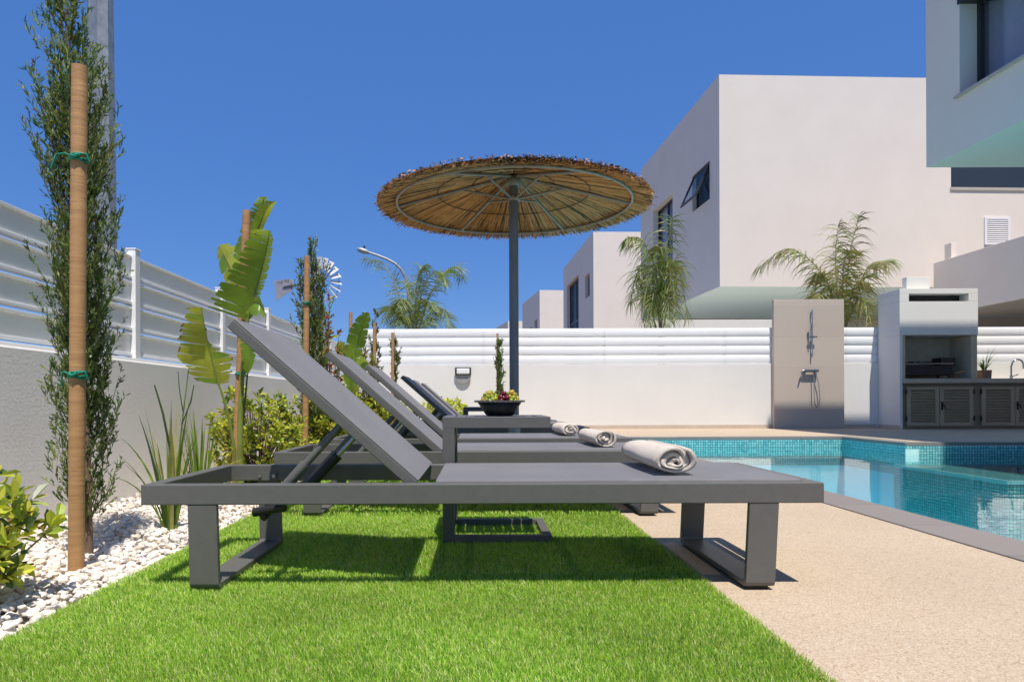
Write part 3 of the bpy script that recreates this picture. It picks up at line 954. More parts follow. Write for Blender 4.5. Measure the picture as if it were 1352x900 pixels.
mb = MB(); mb.add([(2.6, 14.1, -0.062), (17, 14.1, -0.062), (17, 26, -0.062), (2.6, 26, -0.062)], [(0, 1, 2, 3)], 'paving')  # unseen pale sheet, added to bounce sunlight up onto the house soffit
tag(mb.build('bounce_patio'), kind='structure')
# white wall between the plots, seen over the fence
nw = thing('boundary_wall', 'short white wall under the pool-tinted soffit, just over the back fence', 'wall', (5.2, 15.6, 0))
mb = MB(); mb.box(-1.0, 1.65, 0, 0.2, -0.07, 2.36, 'white'); mb.build('wall', nw, bevel=0.006)

# the villa whose upper floor hangs over the terrace at the right
VC = Vector((6.61, 10.27, 0))
vil = thing('villa', 'white villa upper floor jutting in at the top right, with a large curtained window', 'house', VC)
vz0, vz1 = 3.97, 9.05
o = Vector((0, 0, vz0)); ub = -UF; rr = Vector((1, 0, 0))
mb = MB()
VL, VW = 15.0, 12.0
hu0, hu1, hz0, hz1 = 0.68, 4.7, 0.77, 2.05
wall_holes(mb, o, ub, VL, vz1 - vz0, [(hu0, hu1, hz0, hz1)], rr * 0.30, 'house')
c4 = [o, o + rr * VW, o + rr * VW + ub * VL, o + ub * VL]
H = UP * (vz1 - vz0)
for k in range(3):
    mb.add([c4[k], c4[k + 1], c4[k + 1] + H, c4[k] + H], [(0, 1, 2, 3)], 'house')
mb.build('wall', vil)
mb = MB(); mb.add([q + H for q in c4], [(0, 1, 2, 3)], 'house'); mb.build('roof', vil)
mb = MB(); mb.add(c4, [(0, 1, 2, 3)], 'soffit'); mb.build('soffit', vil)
window(vil, o + ub * hu0 + rr * 0.24 + UP * hz0, ub, rr, hu1 - hu0, hz1 - hz0, mull=(2.0,), fr=0.07, curtain=True)
mb = MB(); mb.obox(o + ub * (hu0 - 0.06) - rr * 0.045 + UP * (hz0 - 0.035), ub * (hu1 - hu0 + 0.12), rr * 0.28, UP * 0.034, 'sill'); mb.build('sill', vil)
mb = MB(); mb.obox(o + ub * (hu0 - 0.02) - rr * 0.02 + UP * (hz1 - 0.03), ub * (hu1 - hu0), rr * 0.25, UP * 0.10, 'frame_dark'); mb.build('shutter_box', vil)
mb = MB(); mb.obox(rr * 2.9 + ub * 1.2 + UP * -0.05, rr * 9, ub * 13, UP * (vz0 + 0.03), 'house'); mb.build('ground_floor_wall', vil)

# ================================================================== SHOWER
SHY = 13.70
sw = thing('outdoor_shower', 'tall beige tiled shower wall with chrome fittings at the pool end', 'shower', (6.50, SHY, 0))
mb = MB(); mb.box(-0.69, 0.69, 0.0, 0.098, 0.0, 2.535, 'shower_tile'); mb.build('wall', sw, bevel=0.004)
mb = MB(); mb.tube([(0.04, -0.05, 1.40), (0.04, -0.05, 2.33)], 0.011, 'chrome', 10)
for z in (1.46, 2.28): mb.tube([(0.04, -0.001, z), (0.04, -0.05, z)], 0.014, 'chrome', 10)
mb.build('riser_rail', sw)
mb = MB(); mb.tube([(-0.03, -0.075, 1.79), (0.12, -0.075, 1.79)], 0.016, 'chrome', 10); mb.tube([(0.04, -0.05, 1.765), (0.04, -0.05, 1.815)], 0.024, 'chrome', 12)
mb.build('slide_holder', sw)
mb = MB(); mb.tube([(0.0, -0.075, 1.70), (0.0, -0.075, 1.9), (0.0, -0.08, 1.98), (0.0, -0.09, 2.06)], [0.012, 0.014, 0.02, 0.026], 'chrome', 10)
mb.build('hand_shower', sw)
mb = MB(); mb.tube([(-0.13, -0.06, 1.13), (0.15, -0.06, 1.13)], 0.03, 'chrome', 14)
for x in (-0.10, 0.12): mb.lathe([(0.0, 0), (0.036, 0.0), (0.036, 0.012), (0.0, 0.012)], 'chrome', 14, (x, -0.01, 1.12))
for x in (-0.09, 0.11): mb.tube([(x, -0.001, 1.13), (x, -0.05, 1.13)], 0.022, 'chrome', 12)
mx_ = mb.build('mixer_tap', sw)
mb = MB(); mb.tube([(-0.14, -0.06, 1.13), (-0.17, -0.07, 1.12), (-0.20, -0.10, 1.06)], [0.026, 0.018, 0.012], 'chrome', 10); mb.build('lever', mx_)
mb = MB()
hp = [(0.05, -0.06, 1.10), (0.06, -0.075, 0.95), (0.06, -0.07, 0.7), (0.075, -0.06, 0.5), (0.12, -0.05, 0.41), (0.17, -0.045, 0.43), (0.185, -0.05, 0.6), (0.16, -0.06, 0.85), (0.11, -0.065, 1.05), (0.09, -0.07, 1.16)]
mb.tube(hp, 0.009, 'chrome', 8); mb.build('hose', sw)

# ================================================================== OUTDOOR KITCHEN
KY = 13.10
kt = thing('outdoor_kitchen', 'white chimney barbecue and grey counter with louvred cabinets', 'barbecue', (8.65, KY, 0))
X = lambda px: (px - CX) / F * KY - 8.65
hx0, hx1 = X(1188), X(1291.5)
mb = MB()
mb.box(hx0, hx0 + 0.055, 0.0, 0.699, 0.0, 1.768, 'white')
mb.box(hx0, hx1, -0.005, 0.699, 1.77, 2.40, 'white')
mb.box(hx0, hx0 + 0.177, -0.005, 0.699, 2.401, 2.545, 'white')
mb.box(hx1 - 0.177, hx1, -0.005, 0.699, 2.401, 2.545, 'white')
mb.box(hx0, hx1, -0.005, 0.699, 2.546, 2.640, 'white')
mb.box(hx0 + 0.178, hx1 - 0.178, 0.25, 0.699, 2.401, 2.545, 'frame_dark')
mb.build('hood', kt, bevel=0.004)
mb = MB(); mb.box(hx0 + 0.27, hx0 + 0.715, 0.22, 0.36, 2.641, 2.90, 'white'); mb.build('chimney', kt, bevel=0.006)
mb = MB(); mb.box(hx0 - 0.008, hx0 - 0.0005, -0.0, 0.699, 0.0, 0.075, 'skirt'); mb.build('skirting', kt)
mb = MB()
fx0, fx1 = hx0 + 0.057, X(1291)
mb.box(fx0, X(1196), 0.01, 0.699, 0.952, 1.766, 'firebrick')
mb.box(X(1283), fx1, 0.01, 0.699, 0.952, 1.766, 'firebrick')
mb.box(X(1196) + 0.001, X(1283) - 0.001, 0.60, 0.699, 0.952, 1.766, 'firebrick')
mb.build('firebox', kt, bevel=0.004)
mb = MB(); mb.box(hx0 + 0.057, 6.8, -0.055, 0.699, 0.865, 0.950, 'grey_stone'); mb.build('counter', kt, bevel=0.005)
mb = MB()
mb.box(hx0 + 0.058, 6.8, 0.05, 0.699, 0.0, 0.863, 'cab_frame')
mb.build('cabinet', kt)


def door(x0, x1, hinges, handle):
    z0, z1 = 0.06, 0.80
    y0, y1 = 0.012, 0.047
    mb = MB()
    st = 0.075
    mb.box(x0, x0 + st, y0, y1, z0, z1, 'cabinet'); mb.box(x1 - st, x1, y0, y1, z0, z1, 'cabinet')
    mb.box(x0 + st, x1 - st, y0, y1, z0, z0 + 0.07, 'cabinet'); mb.box(x0 + st, x1 - st, y0, y1, z1 - 0.06, z1, 'cabinet')
    n = 11
    for k in range(n):
        z = z0 + 0.122 + k * (z1 - z0 - 0.165) / n
        mb.obox((x0 + st + 0.001, y0 + 0.004, z), (x1 - x0 - 2 * st - 0.002, 0, 0), (0, 0.026, -0.036), (0, 0.004, 0.008), 'cabinet')
    d = mb.build('door', kt, bevel=0.002)
    for hx in hinges:
        for z in (0.16, 0.66):
            m2 = MB(); m2.box(hx - 0.012, hx + 0.012, -0.004, 0.0115, z, z + 0.09, 'black'); m2.build('hinge', d, bevel=0.002)
    if handle is not None:
        m2 = MB(); m2.box(handle - 0.016, handle + 0.016, -0.002, 0.0115, 0.36, 0.52, 'black')
        m2.tube([(handle, -0.004, 0.47), (handle, -0.04, 0.46), (handle + 0.02, -0.05, 0.39)], 0.011, 'black', 8)
        m2.build('handle', d)


door(X(1198), X(1241), (X(1197),), None)
door(X(1241.8), X(1286), (X(1286.5),), X(1244.5))
door(X(1297), X(1340.5), (X(1296),), None)
door(X(1341.3), X(1386), (X(1386.5),), X(1344))
mb = MB()
fxx = (W(1336, 490, 13.5).x - 8.65)
pts = [(fxx, 0.42, 0.951), (fxx, 0.42, 1.20)] + [(fxx + 0.11 - 0.11 * math.cos(a), 0.40, 1.22 + 0.11 * math.sin(a)) for a in [math.pi * k / 10 for k in range(11)]] + [(fxx + 0.22, 0.40, 1.15)]
mb.tube(pts, 0.017, 'chrome', 10); mb.tube([(fxx, 0.42, 0.951), (fxx, 0.42, 1.02)], 0.028, 'chrome', 12)
mb.tube([(fxx + 0.02, 0.42, 1.0), (fxx + 0.11, 0.38, 1.04)], 0.011, 'chrome', 8)
mb.build('tap', kt)

# charcoal grill in the firebox
gr = thing('charcoal_grill', 'black charcoal grill with a steel grate inside the barbecue opening', 'grill', (8.65 + X(1232), KY + 0.10, 0.951))
gw = X(1262) - X(1232)
mb = MB()
mb.box(-gw - 0.06, gw + 0.02, 0.02, 0.40, 0.07, 0.25, 'black')
mb.build('trough', gr, bevel=0.004)
for x in (-gw - 0.03, gw - 0.02):
    for y in (0.04, 0.36):
        mb = MB(); mb.box(x - 0.015, x + 0.015, y, y + 0.025, 0.0, 0.069, 'black'); mb.build('leg', gr)
mb = MB()
for k in range(24):
    x = -gw - 0.05 + k * (2 * gw + 0.05) / 23
    mb.tube([(x, 0.0, 0.292), (x, 0.42, 0.292)], 0.004, 'steel', 5)
mb.tube([(-gw - 0.06, 0.0, 0.285), (gw + 0.03, 0.0, 0.285)], 0.010, 'steel', 8); mb.tube([(-gw - 0.06, 0.42, 0.285), (gw + 0.03, 0.42, 0.285)], 0.008, 'steel', 8)
mb.build('grate', gr)
mb = MB(); mb.box(gw - 0.19, gw + 0.09, 0.03, 0.30, 0.252, 0.40, 'black'); mb.build('lid', gr, bevel=0.006)
mb = MB(); mb.tube([(gw + 0.07, 0.03, 0.10), (gw + 0.22, -0.02, 0.14)], 0.013, 'stake', 8); mb.tube([(gw + 0.06, 0.05, 0.06), (gw + 0.12, 0.0, 0.0)], 0.010, 'stake', 8); mb.build('handle', gr)
for k in range(26):
    mb = MB()
    c = Vector((random.uniform(-0.32, 0.16), random.uniform(0.06, 0.3), 0.315)); r = random.uniform(0.018, 0.034)
    mb.lathe([(0.001, -r * 0.7), (r * 0.8, -r * 0.4), (r, 0.0), (r * 0.7, r * 0.5), (0.001, r * 0.7)], 'black', 7, c, False)
    mb.build('charcoal', gr)

# potted plant on the counter
pp = thing('potted_plant', 'small spiky plant in a square brown pot on the grey counter', 'potted plant', Vector((W(1299, 490, 13.45).x, 13.45, 0.951)))
mb = MB()
mb.add([(-0.085, -0.085, 0), (0.085, -0.085, 0), (0.085, 0.085, 0), (-0.085, 0.085, 0), (-0.092, -0.092, 0.17), (0.092, -0.092, 0.17), (0.092, 0.092, 0.17), (-0.092, 0.092, 0.17)],
       [(0, 1, 5, 4), (1, 2, 6, 5), (2, 3, 7, 6), (3, 0, 4, 7), (3, 2, 1, 0), (4, 5, 6, 7)], 'terracotta')
mb.build('pot', pp, bevel=0.005)


def straps(mb, base, n, lmin, lmax, wd, mats, spread, seed, curve=1.0, dirs=None, straight=0.0):
    rnd = random.Random(seed)
    for i in range(n):
        a = rnd.uniform(0, 2 * math.pi) if dirs is None else dirs[i % len(dirs)] + rnd.uniform(-0.2, 0.2)
        L = rnd.uniform(lmin, lmax)
        out = Vector((math.cos(a), math.sin(a), 0))
        side = Vector((-out.y, out.x, 0))
        sp = spread * rnd.uniform(0.25, 1.0)
        p = Vector(base) + out * rnd.uniform(0, 0.03)
        ang = sp * 0.35
        N = 9
        V, Fc = [], []
        bend = curve * sp * rnd.uniform(0.6, 1.3)
        tw = rnd.uniform(-0.6, 0.6)
        for k in range(N + 1):
            t = k / N
            wv = wd * (0.65 + 0.5 * math.sin(min(1, t * 1.6) * math.pi / 2)) * (1 - t ** 2.2) + 0.0006
            sd = (side * math.cos(tw) + out * math.sin(tw))
            fold = out * (-0.25 * wv)
            V += [p - sd * wv / 2, p + fold, p + sd * wv / 2]
            ang += bend / N * (0.4 + 1.6 * t)
            p = p + (out * math.sin(ang) + UP * math.cos(ang)) * (L / N)
        for k in range(N):
            b = 3 * k
            Fc += [(b, b + 1, b + 4, b + 3), (b + 1, b + 2, b + 5, b + 4)]
        mb.add(V, Fc, rnd.choice(mats), True)


mb = MB(); straps(mb, (0, 0, 0.165), 22, 0.18, 0.34, 0.020, ['sh3', 'ir2', 'ir2'], 1.2, 5, 1.6)
straps(mb, (0.02, 0, 0.165), 7, 0.4, 0.55, 0.016, ['ir2', 'sh3'], 1.3, 8, 1.7, dirs=[0, -0.4, 0.5])
mb.build('foliage', pp)

# ================================================================== SUN LOUNGERS
LW = 0.66
LSH = 0.010                                         # x of the lounger's middle


def make_lounger():
    r = thing('sun_lounger', 'x', 'sun lounger')
    z0, z1, t = 0.250, 0.308, 0.040
    mb = MB()
    mb.box(-0.975, 0.975, 0, t, z0, z1, 'alu'); mb.box(-0.975, 0.975, LW - t, LW, z0, z1, 'alu')
    mb.box(-0.975, -0.975 + t, t + 0.0005, LW - t - 0.0005, z0, z1, 'alu'); mb.box(0.975 - t, 0.975, t + 0.0005, LW - t - 0.0005, z0, z1, 'alu')
    mb.build('frame', r, bevel=0.003)
    mb = MB()
    for x in (-0.02, 0.32, 0.70):
        mb.box(x - 0.015, x + 0.015, t + 0.001, LW - t - 0.001, z0 + 0.004, z0 + 0.028, 'alu')
    mb.build('cross_bar', r)
    mb = MB(); mb.box(-0.137, 0.930, t + 0.005, LW - t - 0.005, z0 + 0.046, z1 + 0.006, 'sling'); mb.build('seat_panel', r, bevel=0.005)
    mb = MB()
    xa, xb, ya, yb, za, zb_ = -0.135, 0.928, t + 0.007, LW - t - 0.007, z0 + 0.029, z0 + 0.0455
    mb.box(xa, xb, ya, ya + 0.026, za, zb_, 'alu'); mb.box(xa, xb, yb - 0.026, yb, za, zb_, 'alu')
    mb.box(xa, xa + 0.03, ya + 0.0265, yb - 0.0265, za, zb_, 'alu'); mb.box(xb - 0.03, xb, ya + 0.0265, yb - 0.0265, za, zb_, 'alu')
    mb.build('panel_frame', r)
    # tilted back
    a = math.radians(41.4)
    d, n_ = Vector((-math.cos(a), 0, math.sin(a))), Vector((math.sin(a), 0, math.cos(a)))
    P = Vector((-0.186, t + 0.004, z1 + 0.004))
    L, wd = 0.716, LW - 2 * t - 0.008
    mb = MB()
    mb.obox(P - n_ * 0.032, d * L, (0, 0.028, 0), n_ * 0.029, 'alu'); mb.obox(P - n_ * 0.032 + Vector((0, wd - 0.028, 0)), d * L, (0, 0.028, 0), n_ * 0.029, 'alu')
    mb.obox(P - n_ * 0.032 + Vector((0, 0.0285, 0)), d * 0.028, (0, wd - 0.057, 0), n_ * 0.029, 'alu')
    mb.obox(P - n_ * 0.032 + Vector((0, 0.0285, 0)) + d * (L - 0.028), d * 0.028, (0, wd - 0.057, 0), n_ * 0.029, 'alu')
    mb.obox(P - n_ * 0.030 + Vector((0, 0.0285, 0)) + d * 0.30, d * 0.03, (0, wd - 0.057, 0), n_ * 0.024, 'alu')
    mb.build('backrest_frame', r, bevel=0.003)
    mb = MB(); mb.obox(P - n_ * 0.0028 + Vector((0, 0.001, 0)) + d * 0.001, d * (L - 0.002), (0, wd - 0.002, 0), n_ * 0.006, 'sling'); mb.build('backrest', r, bevel=0.002)
    # props under the back
    for y in (0.10, 0.54):
        b0, b1 = Vector((-0.615, y, 0.262)), P + d * 0.285 - n_ * 0.034; b1.y = y
        mb = MB(); mb.tube([b0, b1], 0.0115, 'alu', 10)
        mid = b0.lerp(b1, 0.45)
        mb.tube([b0, mid], 0.016, 'alu', 10)
        mb.build('support_arm', r)
    y = 0.32
    b0, b1 = Vector((-0.575, y, 0.262)), P + d * 0.25 - n_ * 0.034; b1.y = y
    mb = MB(); mb.tube([b0, b0.lerp(b1, 0.55)], 0.017, 'black', 10); mb.tube([b0.lerp(b1, 0.5), b1], 0.008, 'steel', 8)
    mb.build('gas_strut', r)
    mb = MB(); mb.tube([(-0.612, 0.041, 0.262), (-0.612, LW - 0.041, 0.262)], 0.011, 'black', 8)
    mb.tube([(-0.55, 0.05, 0.28), (-0.55, 0.07, 0.28)], 0.020, 'black', 12); mb.build('pivot_rod', r)
    mb = MB(); mb.tube([(-0.66, 0.16, 0.244), (-0.66, 0.16, 0.20), (-0.67, 0.14, 0.19)], 0.012, 'black', 8)
    mb.tube([(-0.60, 0.13, 0.225), (-0.70, 0.15, 0.205)], 0.014, 'black', 8); mb.build('lever', r)
    # U-shaped legs
    for (xa, xb, lean) in ((-0.843, -0.760, 0.006), (0.763, 0.847, -0.013)):
        zb, y0, y1, th, rr = 0.010, 0.002, LW - 0.002, 0.018, 0.014
        outer = [(y0, z0 - 0.0005), (y0, zb + rr), (y0 + rr * 0.3, zb + rr * 0.3), (y0 + rr, zb), (y1 - rr, zb), (y1 - rr * 0.3, zb + rr * 0.3), (y1, zb + rr), (y1, z0 - 0.0005)]
        inner = [(y0 + th, z0 - 0.0005), (y0 + th, zb + th + 0.004), (y0 + th + 0.001, zb + 0.016), (y0 + th + 0.004, zb + 0.014), (y1 - th - 0.004, zb + 0.014), (y1 - th - 0.001, zb + 0.016), (y1 - th, zb + th + 0.004), (y1 - th, z0 - 0.0005)]
        mb = MB()
        V = []
        for x in (xa, xb):
            for (y, z) in outer + inner:
                V.append((x + lean * (z0 - z) / z0, y, z))
        k, m = len(outer), 2 * len(outer)
        Fc = []
        for i in range(k - 1):
            Fc += [(i, i + 1, k + i + 1, k + i), (m + i + 1, m + i, m + k + i, m + k + i + 1), (i + 1, i, m + i, m + i + 1), (k + i, k + i + 1, m + k + i + 1, m + k + i)]
        mb.add(V, Fc, 'alu')
        lg = mb.build('leg', r, bevel=0.0015)
        for y in (y0 + 0.02, y1 - 0.06):
            mb = MB(); mb.box(xa + lean + 0.012, xb + lean - 0.012, y, y + 0.04, 0.0, zb, 'black'); mb.build('foot_pad', lg)
        xm = (xa + xb) / 2
        for (ya, yb, yc) in ((LW - t - 0.004, LW - t - 0.0005, LW - t - 0.009), (t + 0.0005, t + 0.004, t + 0.009)):
            mb = MB(); mb.box(xm - 0.036, xm + 0.036, ya, yb, z0 + 0.002, z0 + 0.032, 'alu'); br = mb.build('bracket', lg)
            mb = MB()
            for q in (-0.026, 0.026): mb.tube([(xm + q, (ya + yb) / 2, z0 + 0.018), (xm + q, yc, z0 + 0.018)], 0.006, 'bolt', 8)
            mb.build('bolt', br)
    return r


LD = [1.987, 3.28, 4.45, 6.30, 7.52, 8.75]
LLAB = ['nearest sun lounger, grey sling on a charcoal frame with a rolled towel at its foot',
        'second sun lounger from the camera, right behind the side table with the fruit bowl',
        'third sun lounger from the camera, carrying the smallest-looking rolled towel',
        'charcoal sun lounger in the shade under the thatched parasol, no towel',
        'charcoal sun lounger just beyond the shaded one, its back leaning behind the fruit bowl',
        'farthest sun lounger of the row, closest to the white back wall']
lproto = make_lounger()
lounge = []
for i, D in enumerate(LD):
    o_ = lproto if i == 0 else copy_tree(lproto)
    o_.location = (LSH + (0, 0.0, -0.005, 0.02, 0.0, 0.0)[i], D, 0.0)
    o_.rotation_euler = (0, 0, math.radians((0.0, 0.12, 0.1, -0.3, 0.2, 0.1)[i]))
    tag(o_, LLAB[i], 'sun lounger', 'grey sun loungers in a row on the turf')
    lounge.append(o_)


# ================================================================== SIDE TABLES
def make_table():
    r = thing('side_table', 'x', 'side table')
    w_, d_, h_ = 0.414, 0.40, 0.490
    b = 0.043
    mb = MB()
    mb.box(0, w_, 0, b, h_ - b, h_, 'alu'); mb.box(0, w_, d_ - b, d_, h_ - b, h_, 'alu')
    mb.box(0, b, b + 0.0005, d_ - b - 0.0005, h_ - b, h_, 'alu'); mb.box(w_ - b, w_, b + 0.0005, d_ - b - 0.0005, h_ - b, h_, 'alu')
    n = 8; gap = 0.006
    sw_ = (w_ - 2 * b - gap * (n + 1)) / n
    for k in range(n):
        x = b + gap + k * (sw_ + gap)
        mb.box(x, x + sw_, b + 0.0004, d_ - b - 0.0004, h_ - 0.020, h_ - 0.002, 'alu')
    mb.build('table_top', r, bevel=0.0015)
    for y in (0.0, d_ - b):
        mb = MB(); mb.box(0.0, 0.045, y, y + b, 0.036, h_ - b - 0.0002, 'alu'); mb.build('leg', r, bevel=0.001)
    mb = MB()
    mb.box(0, w_ + 0.006, 0, 0.034, 0.0, 0.0355, 'alu'); mb.box(0, w_ + 0.006, d_ - 0.034, d_, 0.0, 0.0355, 'alu')
    mb.box(0, 0.034, 0.0345, d_ - 0.0345, 0.0, 0.0355, 'alu'); mb.box(w_ - 0.028, w_ + 0.006, 0.0345, d_ - 0.0345, 0.0, 0.0355, 'alu')
    mb.build('base_frame', r, bevel=0.002)
    return r


t1 = make_table()
t1.location = (-0.139, 2.668, -0.006)
tag(t1, 'charcoal C-shaped side table with the fruit bowl on it, between the two nearest loungers', 'side table', 'charcoal side tables between the loungers')
t2 = copy_tree(t1)
t2.location = (-0.155, 6.99, 0.0)
tag(t2, 'empty charcoal side table far back behind the fruit bowl, between two farther loungers', 'side table', 'charcoal side tables between the loungers')


# ================================================================== TOWELS
def towel(front, back, hw, hh, seed, label):
    front, back = Vector(front), Vector(back)
    rnd = random.Random(seed)
    r = thing('rolled_towel', label, 'towel', front, 0, 'beige rolled towels on the loungers')
    ax = back - front; L = ax.length; ax.normalize()
    side = Vector((ax.y, -ax.x, 0)).normalized()
    ph = [rnd.uniform(0, 6.28) for _ in range(6)]
    N = 190; turns = 3.3
    tot = turns * 2 * math.pi
    NL = 10
    mb = MB()

    def pt(th, s, y, off):
        """th angle along the spiral; s radial scale; y 0..1 along the axis"""
        w1 = 1 + 0.035 * math.sin(2 * th + ph[0]) + 0.045 * math.sin(3 * th + ph[1] + 2.2 * y) * (1.2 - s) * 2.2 + 0.05 * math.sin(5 * th + ph[2]) * (1 - s)
        u = s * hw * math.cos(th) * w1 + (1 - s) * hw * 0.22 * math.sin(ph[2] + 3.1 * s)
        v = s * hh * math.sin(th) * w1 + (1 - s) * hh * 0.5 * math.sin(ph[3] + 5.0 * s) * 0.35
        if math.sin(th) < 0: v = v * (0.93 if s > 0.7 else 1)
        v = max(v, -hh * 0.93)
        # soft, slightly slumped roll; swells a little in the middle
        sw_ = 1 + 0.05 * math.sin(math.pi * y) + 0.022 * math.sin(9 * y + ph[4] + th * 2)
        e = (1 - s) * 0.012 * math.sin(ph[5] + 4 * s) if (y < 0.05 or y > 0.95) else 0
        return side * (u * sw_) + UP * (hh * 0.93 + v * (sw_ if v > 0 else 1)) + ax * (y * L + e + 0.006 * math.sin(th * 1.3 + ph[1]) * (1 if y < 0.05 else 0))
    th0 = -0.9
    V, Fc = [], []
    ny = NL + 1
    thick = 0.225
    for i in range(N + 1):
        th = th0 + tot * (i / N)
        s = 1.0 - 0.262 * (th - th0) / (2 * math.pi)
        for lay in (0, 1):
            ss = s - (thick if lay else 0)
            if i in (0, N): ss = s - thick * (0.35 if not lay else 0.65)
            for j in range(ny):
                y = j / NL
                rd = 0.012 if j in (0, NL) else 0.0            # rounded hem
                V.append(pt(-th, max(ss - (rd if not lay else -rd), 0.02), y, 0))
    st = 2 * ny
    for i in range(N):
        for j in range(NL):
            a = i * st + j
            Fc.append((a, a + 1, a + st + 1, a + st))
            b = i * st + ny + j
            Fc.append((b + 1, b, b + st, b + st + 1))
        for j in (0, NL):
            a = i * st + j; b = a + ny
            Fc.append((b, a, a + st, b + st) if j == 0 else (a, b, b + st, a + st))
    for i in (0, N):
        for j in range(NL):
            a = i * st + j
            Fc.append((a, a + ny, a + ny + 1, a + 1))
    mb.add(V, Fc, 'towel', True)
    o = mb.build('roll', r)
    o.data.polygons.foreach_set('use_smooth', [True] * len(o.data.polygons))
    return r


zt_ = 0.3145
towel((0.600, 2.125, zt_), (0.592, 2.595, zt_), 0.068, 0.050, 3, 'largest-looking rolled beige towel, on the nearest lounger')
towel((0.622, 3.44, zt_), (0.600, 3.88, zt_), 0.063, 0.047, 5, 'rolled beige towel on the second lounger, middle one of the three towels')
towel((0.600, 4.60, zt_), (0.580, 5.04, zt_), 0.062, 0.046, 9, 'smallest-looking rolled beige towel, on the third lounger beside the table top')

# ================================================================== FRUIT BOWL
BC = Vector((0.086, 2.87, 0.4845))
bowl = thing('fruit_bowl', 'dark hammered metal bowl full of grapes on the side table', 'bowl', BC)
mb = MB()
hz = 0.060
mb.lathe([(0.001, 0.0), (0.052, 0.0), (0.060, 0.008), (0.092, hz - 0.003), (0.088, hz - 0.003), (0.056, 0.012), (0.001, 0.008)], 'bowl', 48)
mb.build('body', bowl)
mb = MB()
n = 64
V, Fc = [], []
for k in range(n):
    a = 2 * math.pi * k / n
    bump_ = 0.0022 if k % 2 else -0.0008
    for (rr_, zz) in ((0.0875, hz - 0.002), (0.0925, hz + 0.002 + bump_), (0.1035 + bump_, hz + 0.0005 + bump_), (0.1030, hz - 0.005), (0.0925, hz - 0.005)):
        V.append((rr_ * math.cos(a), rr_ * math.sin(a), zz))
for k in range(n):
    for j in range(5):
        Fc.append((k * 5 + j, ((k + 1) % n) * 5 + j, ((k + 1) % n) * 5 + (j + 1) % 5, k * 5 + (j + 1) % 5))
mb.add(V, Fc, 'bowl_rim')
mb.build('scalloped_rim', bowl)


def grapes(label, cx, cy, rx, ry, h, n, mats, seed, rg=0.0088, elong=1.12):
    rnd = random.Random(seed)
    r = thing('grape_bunch', label, 'grapes', BC + Vector((cx, cy, hz - 0.010)))
    protos = {}
    for m_ in mats:
        mb = MB()
        prof = [(max(0.0002, rg * math.sin(math.pi * k / 8)), -rg * elong * math.cos(math.pi * k / 8)) for k in range(9)]
        mb.lathe(prof, m_, 12)
        protos[m_] = mb
    pts = []
    tries = 0
    while len(pts) < n and tries < 6000:
        tries += 1
        x, y = rnd.uniform(-1, 1), rnd.uniform(-1, 1)
        q = x * x + y * y
        if q > 1: continue
        zmax = h * math.sqrt(1 - q)
        p = Vector((x * rx, y * ry, 0.006 + rnd.uniform(max(0, zmax - 0.016), zmax)))
        if all((p - o).length > rg * 1.55 for o in pts): pts.append(p)
    first = {}
    for p in pts:
        m_ = rnd.choice(mats)
        if m_ not in first:
            g = protos[m_].build('grape', r); first[m_] = g
        else:
            g = first[m_].copy(); COL.objects.link(g); g.parent = r
        g.location = p
        g.rotation_euler = (rnd.uniform(-1, 1), rnd.uniform(-1, 1), rnd.uniform(0, 6))
        sc = rnd.uniform(0.88, 1.1); g.scale = (sc, sc, sc)
    mb = MB(); mb.tube([(0, 0, 0.0), (0.004, 0.002, h * 0.5), (-0.006, 0.0, h * 0.85)], 0.0016, 'stake', 6); mb.build('stem', r)
    return r


grapes('bunch of green grapes heaped in the left of the fruit bowl', -0.040, -0.004, 0.033, 0.048, 0.044, 50, ['grape_g', 'grape_g', 'grape_g', 'grape_y'], 3)
grapes('small bunch of dark red grapes in the middle of the fruit bowl', 0.018, -0.028, 0.022, 0.030, 0.040, 18, ['grape_r'], 4, 0.0095)
grapes('bunch of green and amber grapes in the right of the fruit bowl', 0.050, -0.002, 0.025, 0.045, 0.044, 40, ['grape_g', 'grape_y', 'grape_g'], 7)

# ================================================================== THATCHED PARASOL
UX, UY = 0.291, 5.70
um = thing('thatched_parasol', 'round reed-thatched parasol on a grey steel pole among the loungers', 'parasol', (UX, UY, 0))
mb = MB(); mb.tube([(0, 0, -0.03), (0, 0, 2.36)], 0.0385, 'galv_dark', 24); mb.build('pole', um)
mb = MB(); mb.tube([(0, 0, -0.03), (0, 0, 0.42)], 0.048, 'galv', 24); mb.build('ground_sleeve', um)
RR, ZR = 0.952, 2.148
ZA = 2.385
SL = (ZA - ZR) / RR
zc = lambda r_: ZA - SL * r_                        # underside of the frame
mb = MB()
mb.tube([(RR * math.cos(a), RR * math.sin(a), ZR) for a in [2 * math.pi * k / 72 for k in range(73)]], 0.0115, 'ring', 10, cap=False)
mb.build('ring_tube', um)
for k in range(6):
    a = math.radians(60 * k - 2)
    c, s = math.cos(a), math.sin(a)
    mb = MB(); mb.tube([(0.03 * c, 0.03 * s, zc(0.03)), (RR * c, RR * s, ZR)], 0.0125, 'ring', 8); mb.build('rib', um)
    mb = MB(); mb.tube([(0.038 * c, 0.038 * s, 2.20), (0.40 * c, 0.40 * s, zc(0.40) - 0.012)], 0.009, 'ring', 8); mb.build('strut', um)
mb = MB(); mb.lathe([(0.0386, 2.30), (0.055, 2.30), (0.055, 2.375), (0.0386, 2.375)], 'ring', 24); mb.build('hub', um)
mb = MB(); mb.lathe([(0.0386, 2.18), (0.048, 2.18), (0.048, 2.22), (0.0386, 2.22)], 'ring', 24)
mb.build('strut_collar', um)
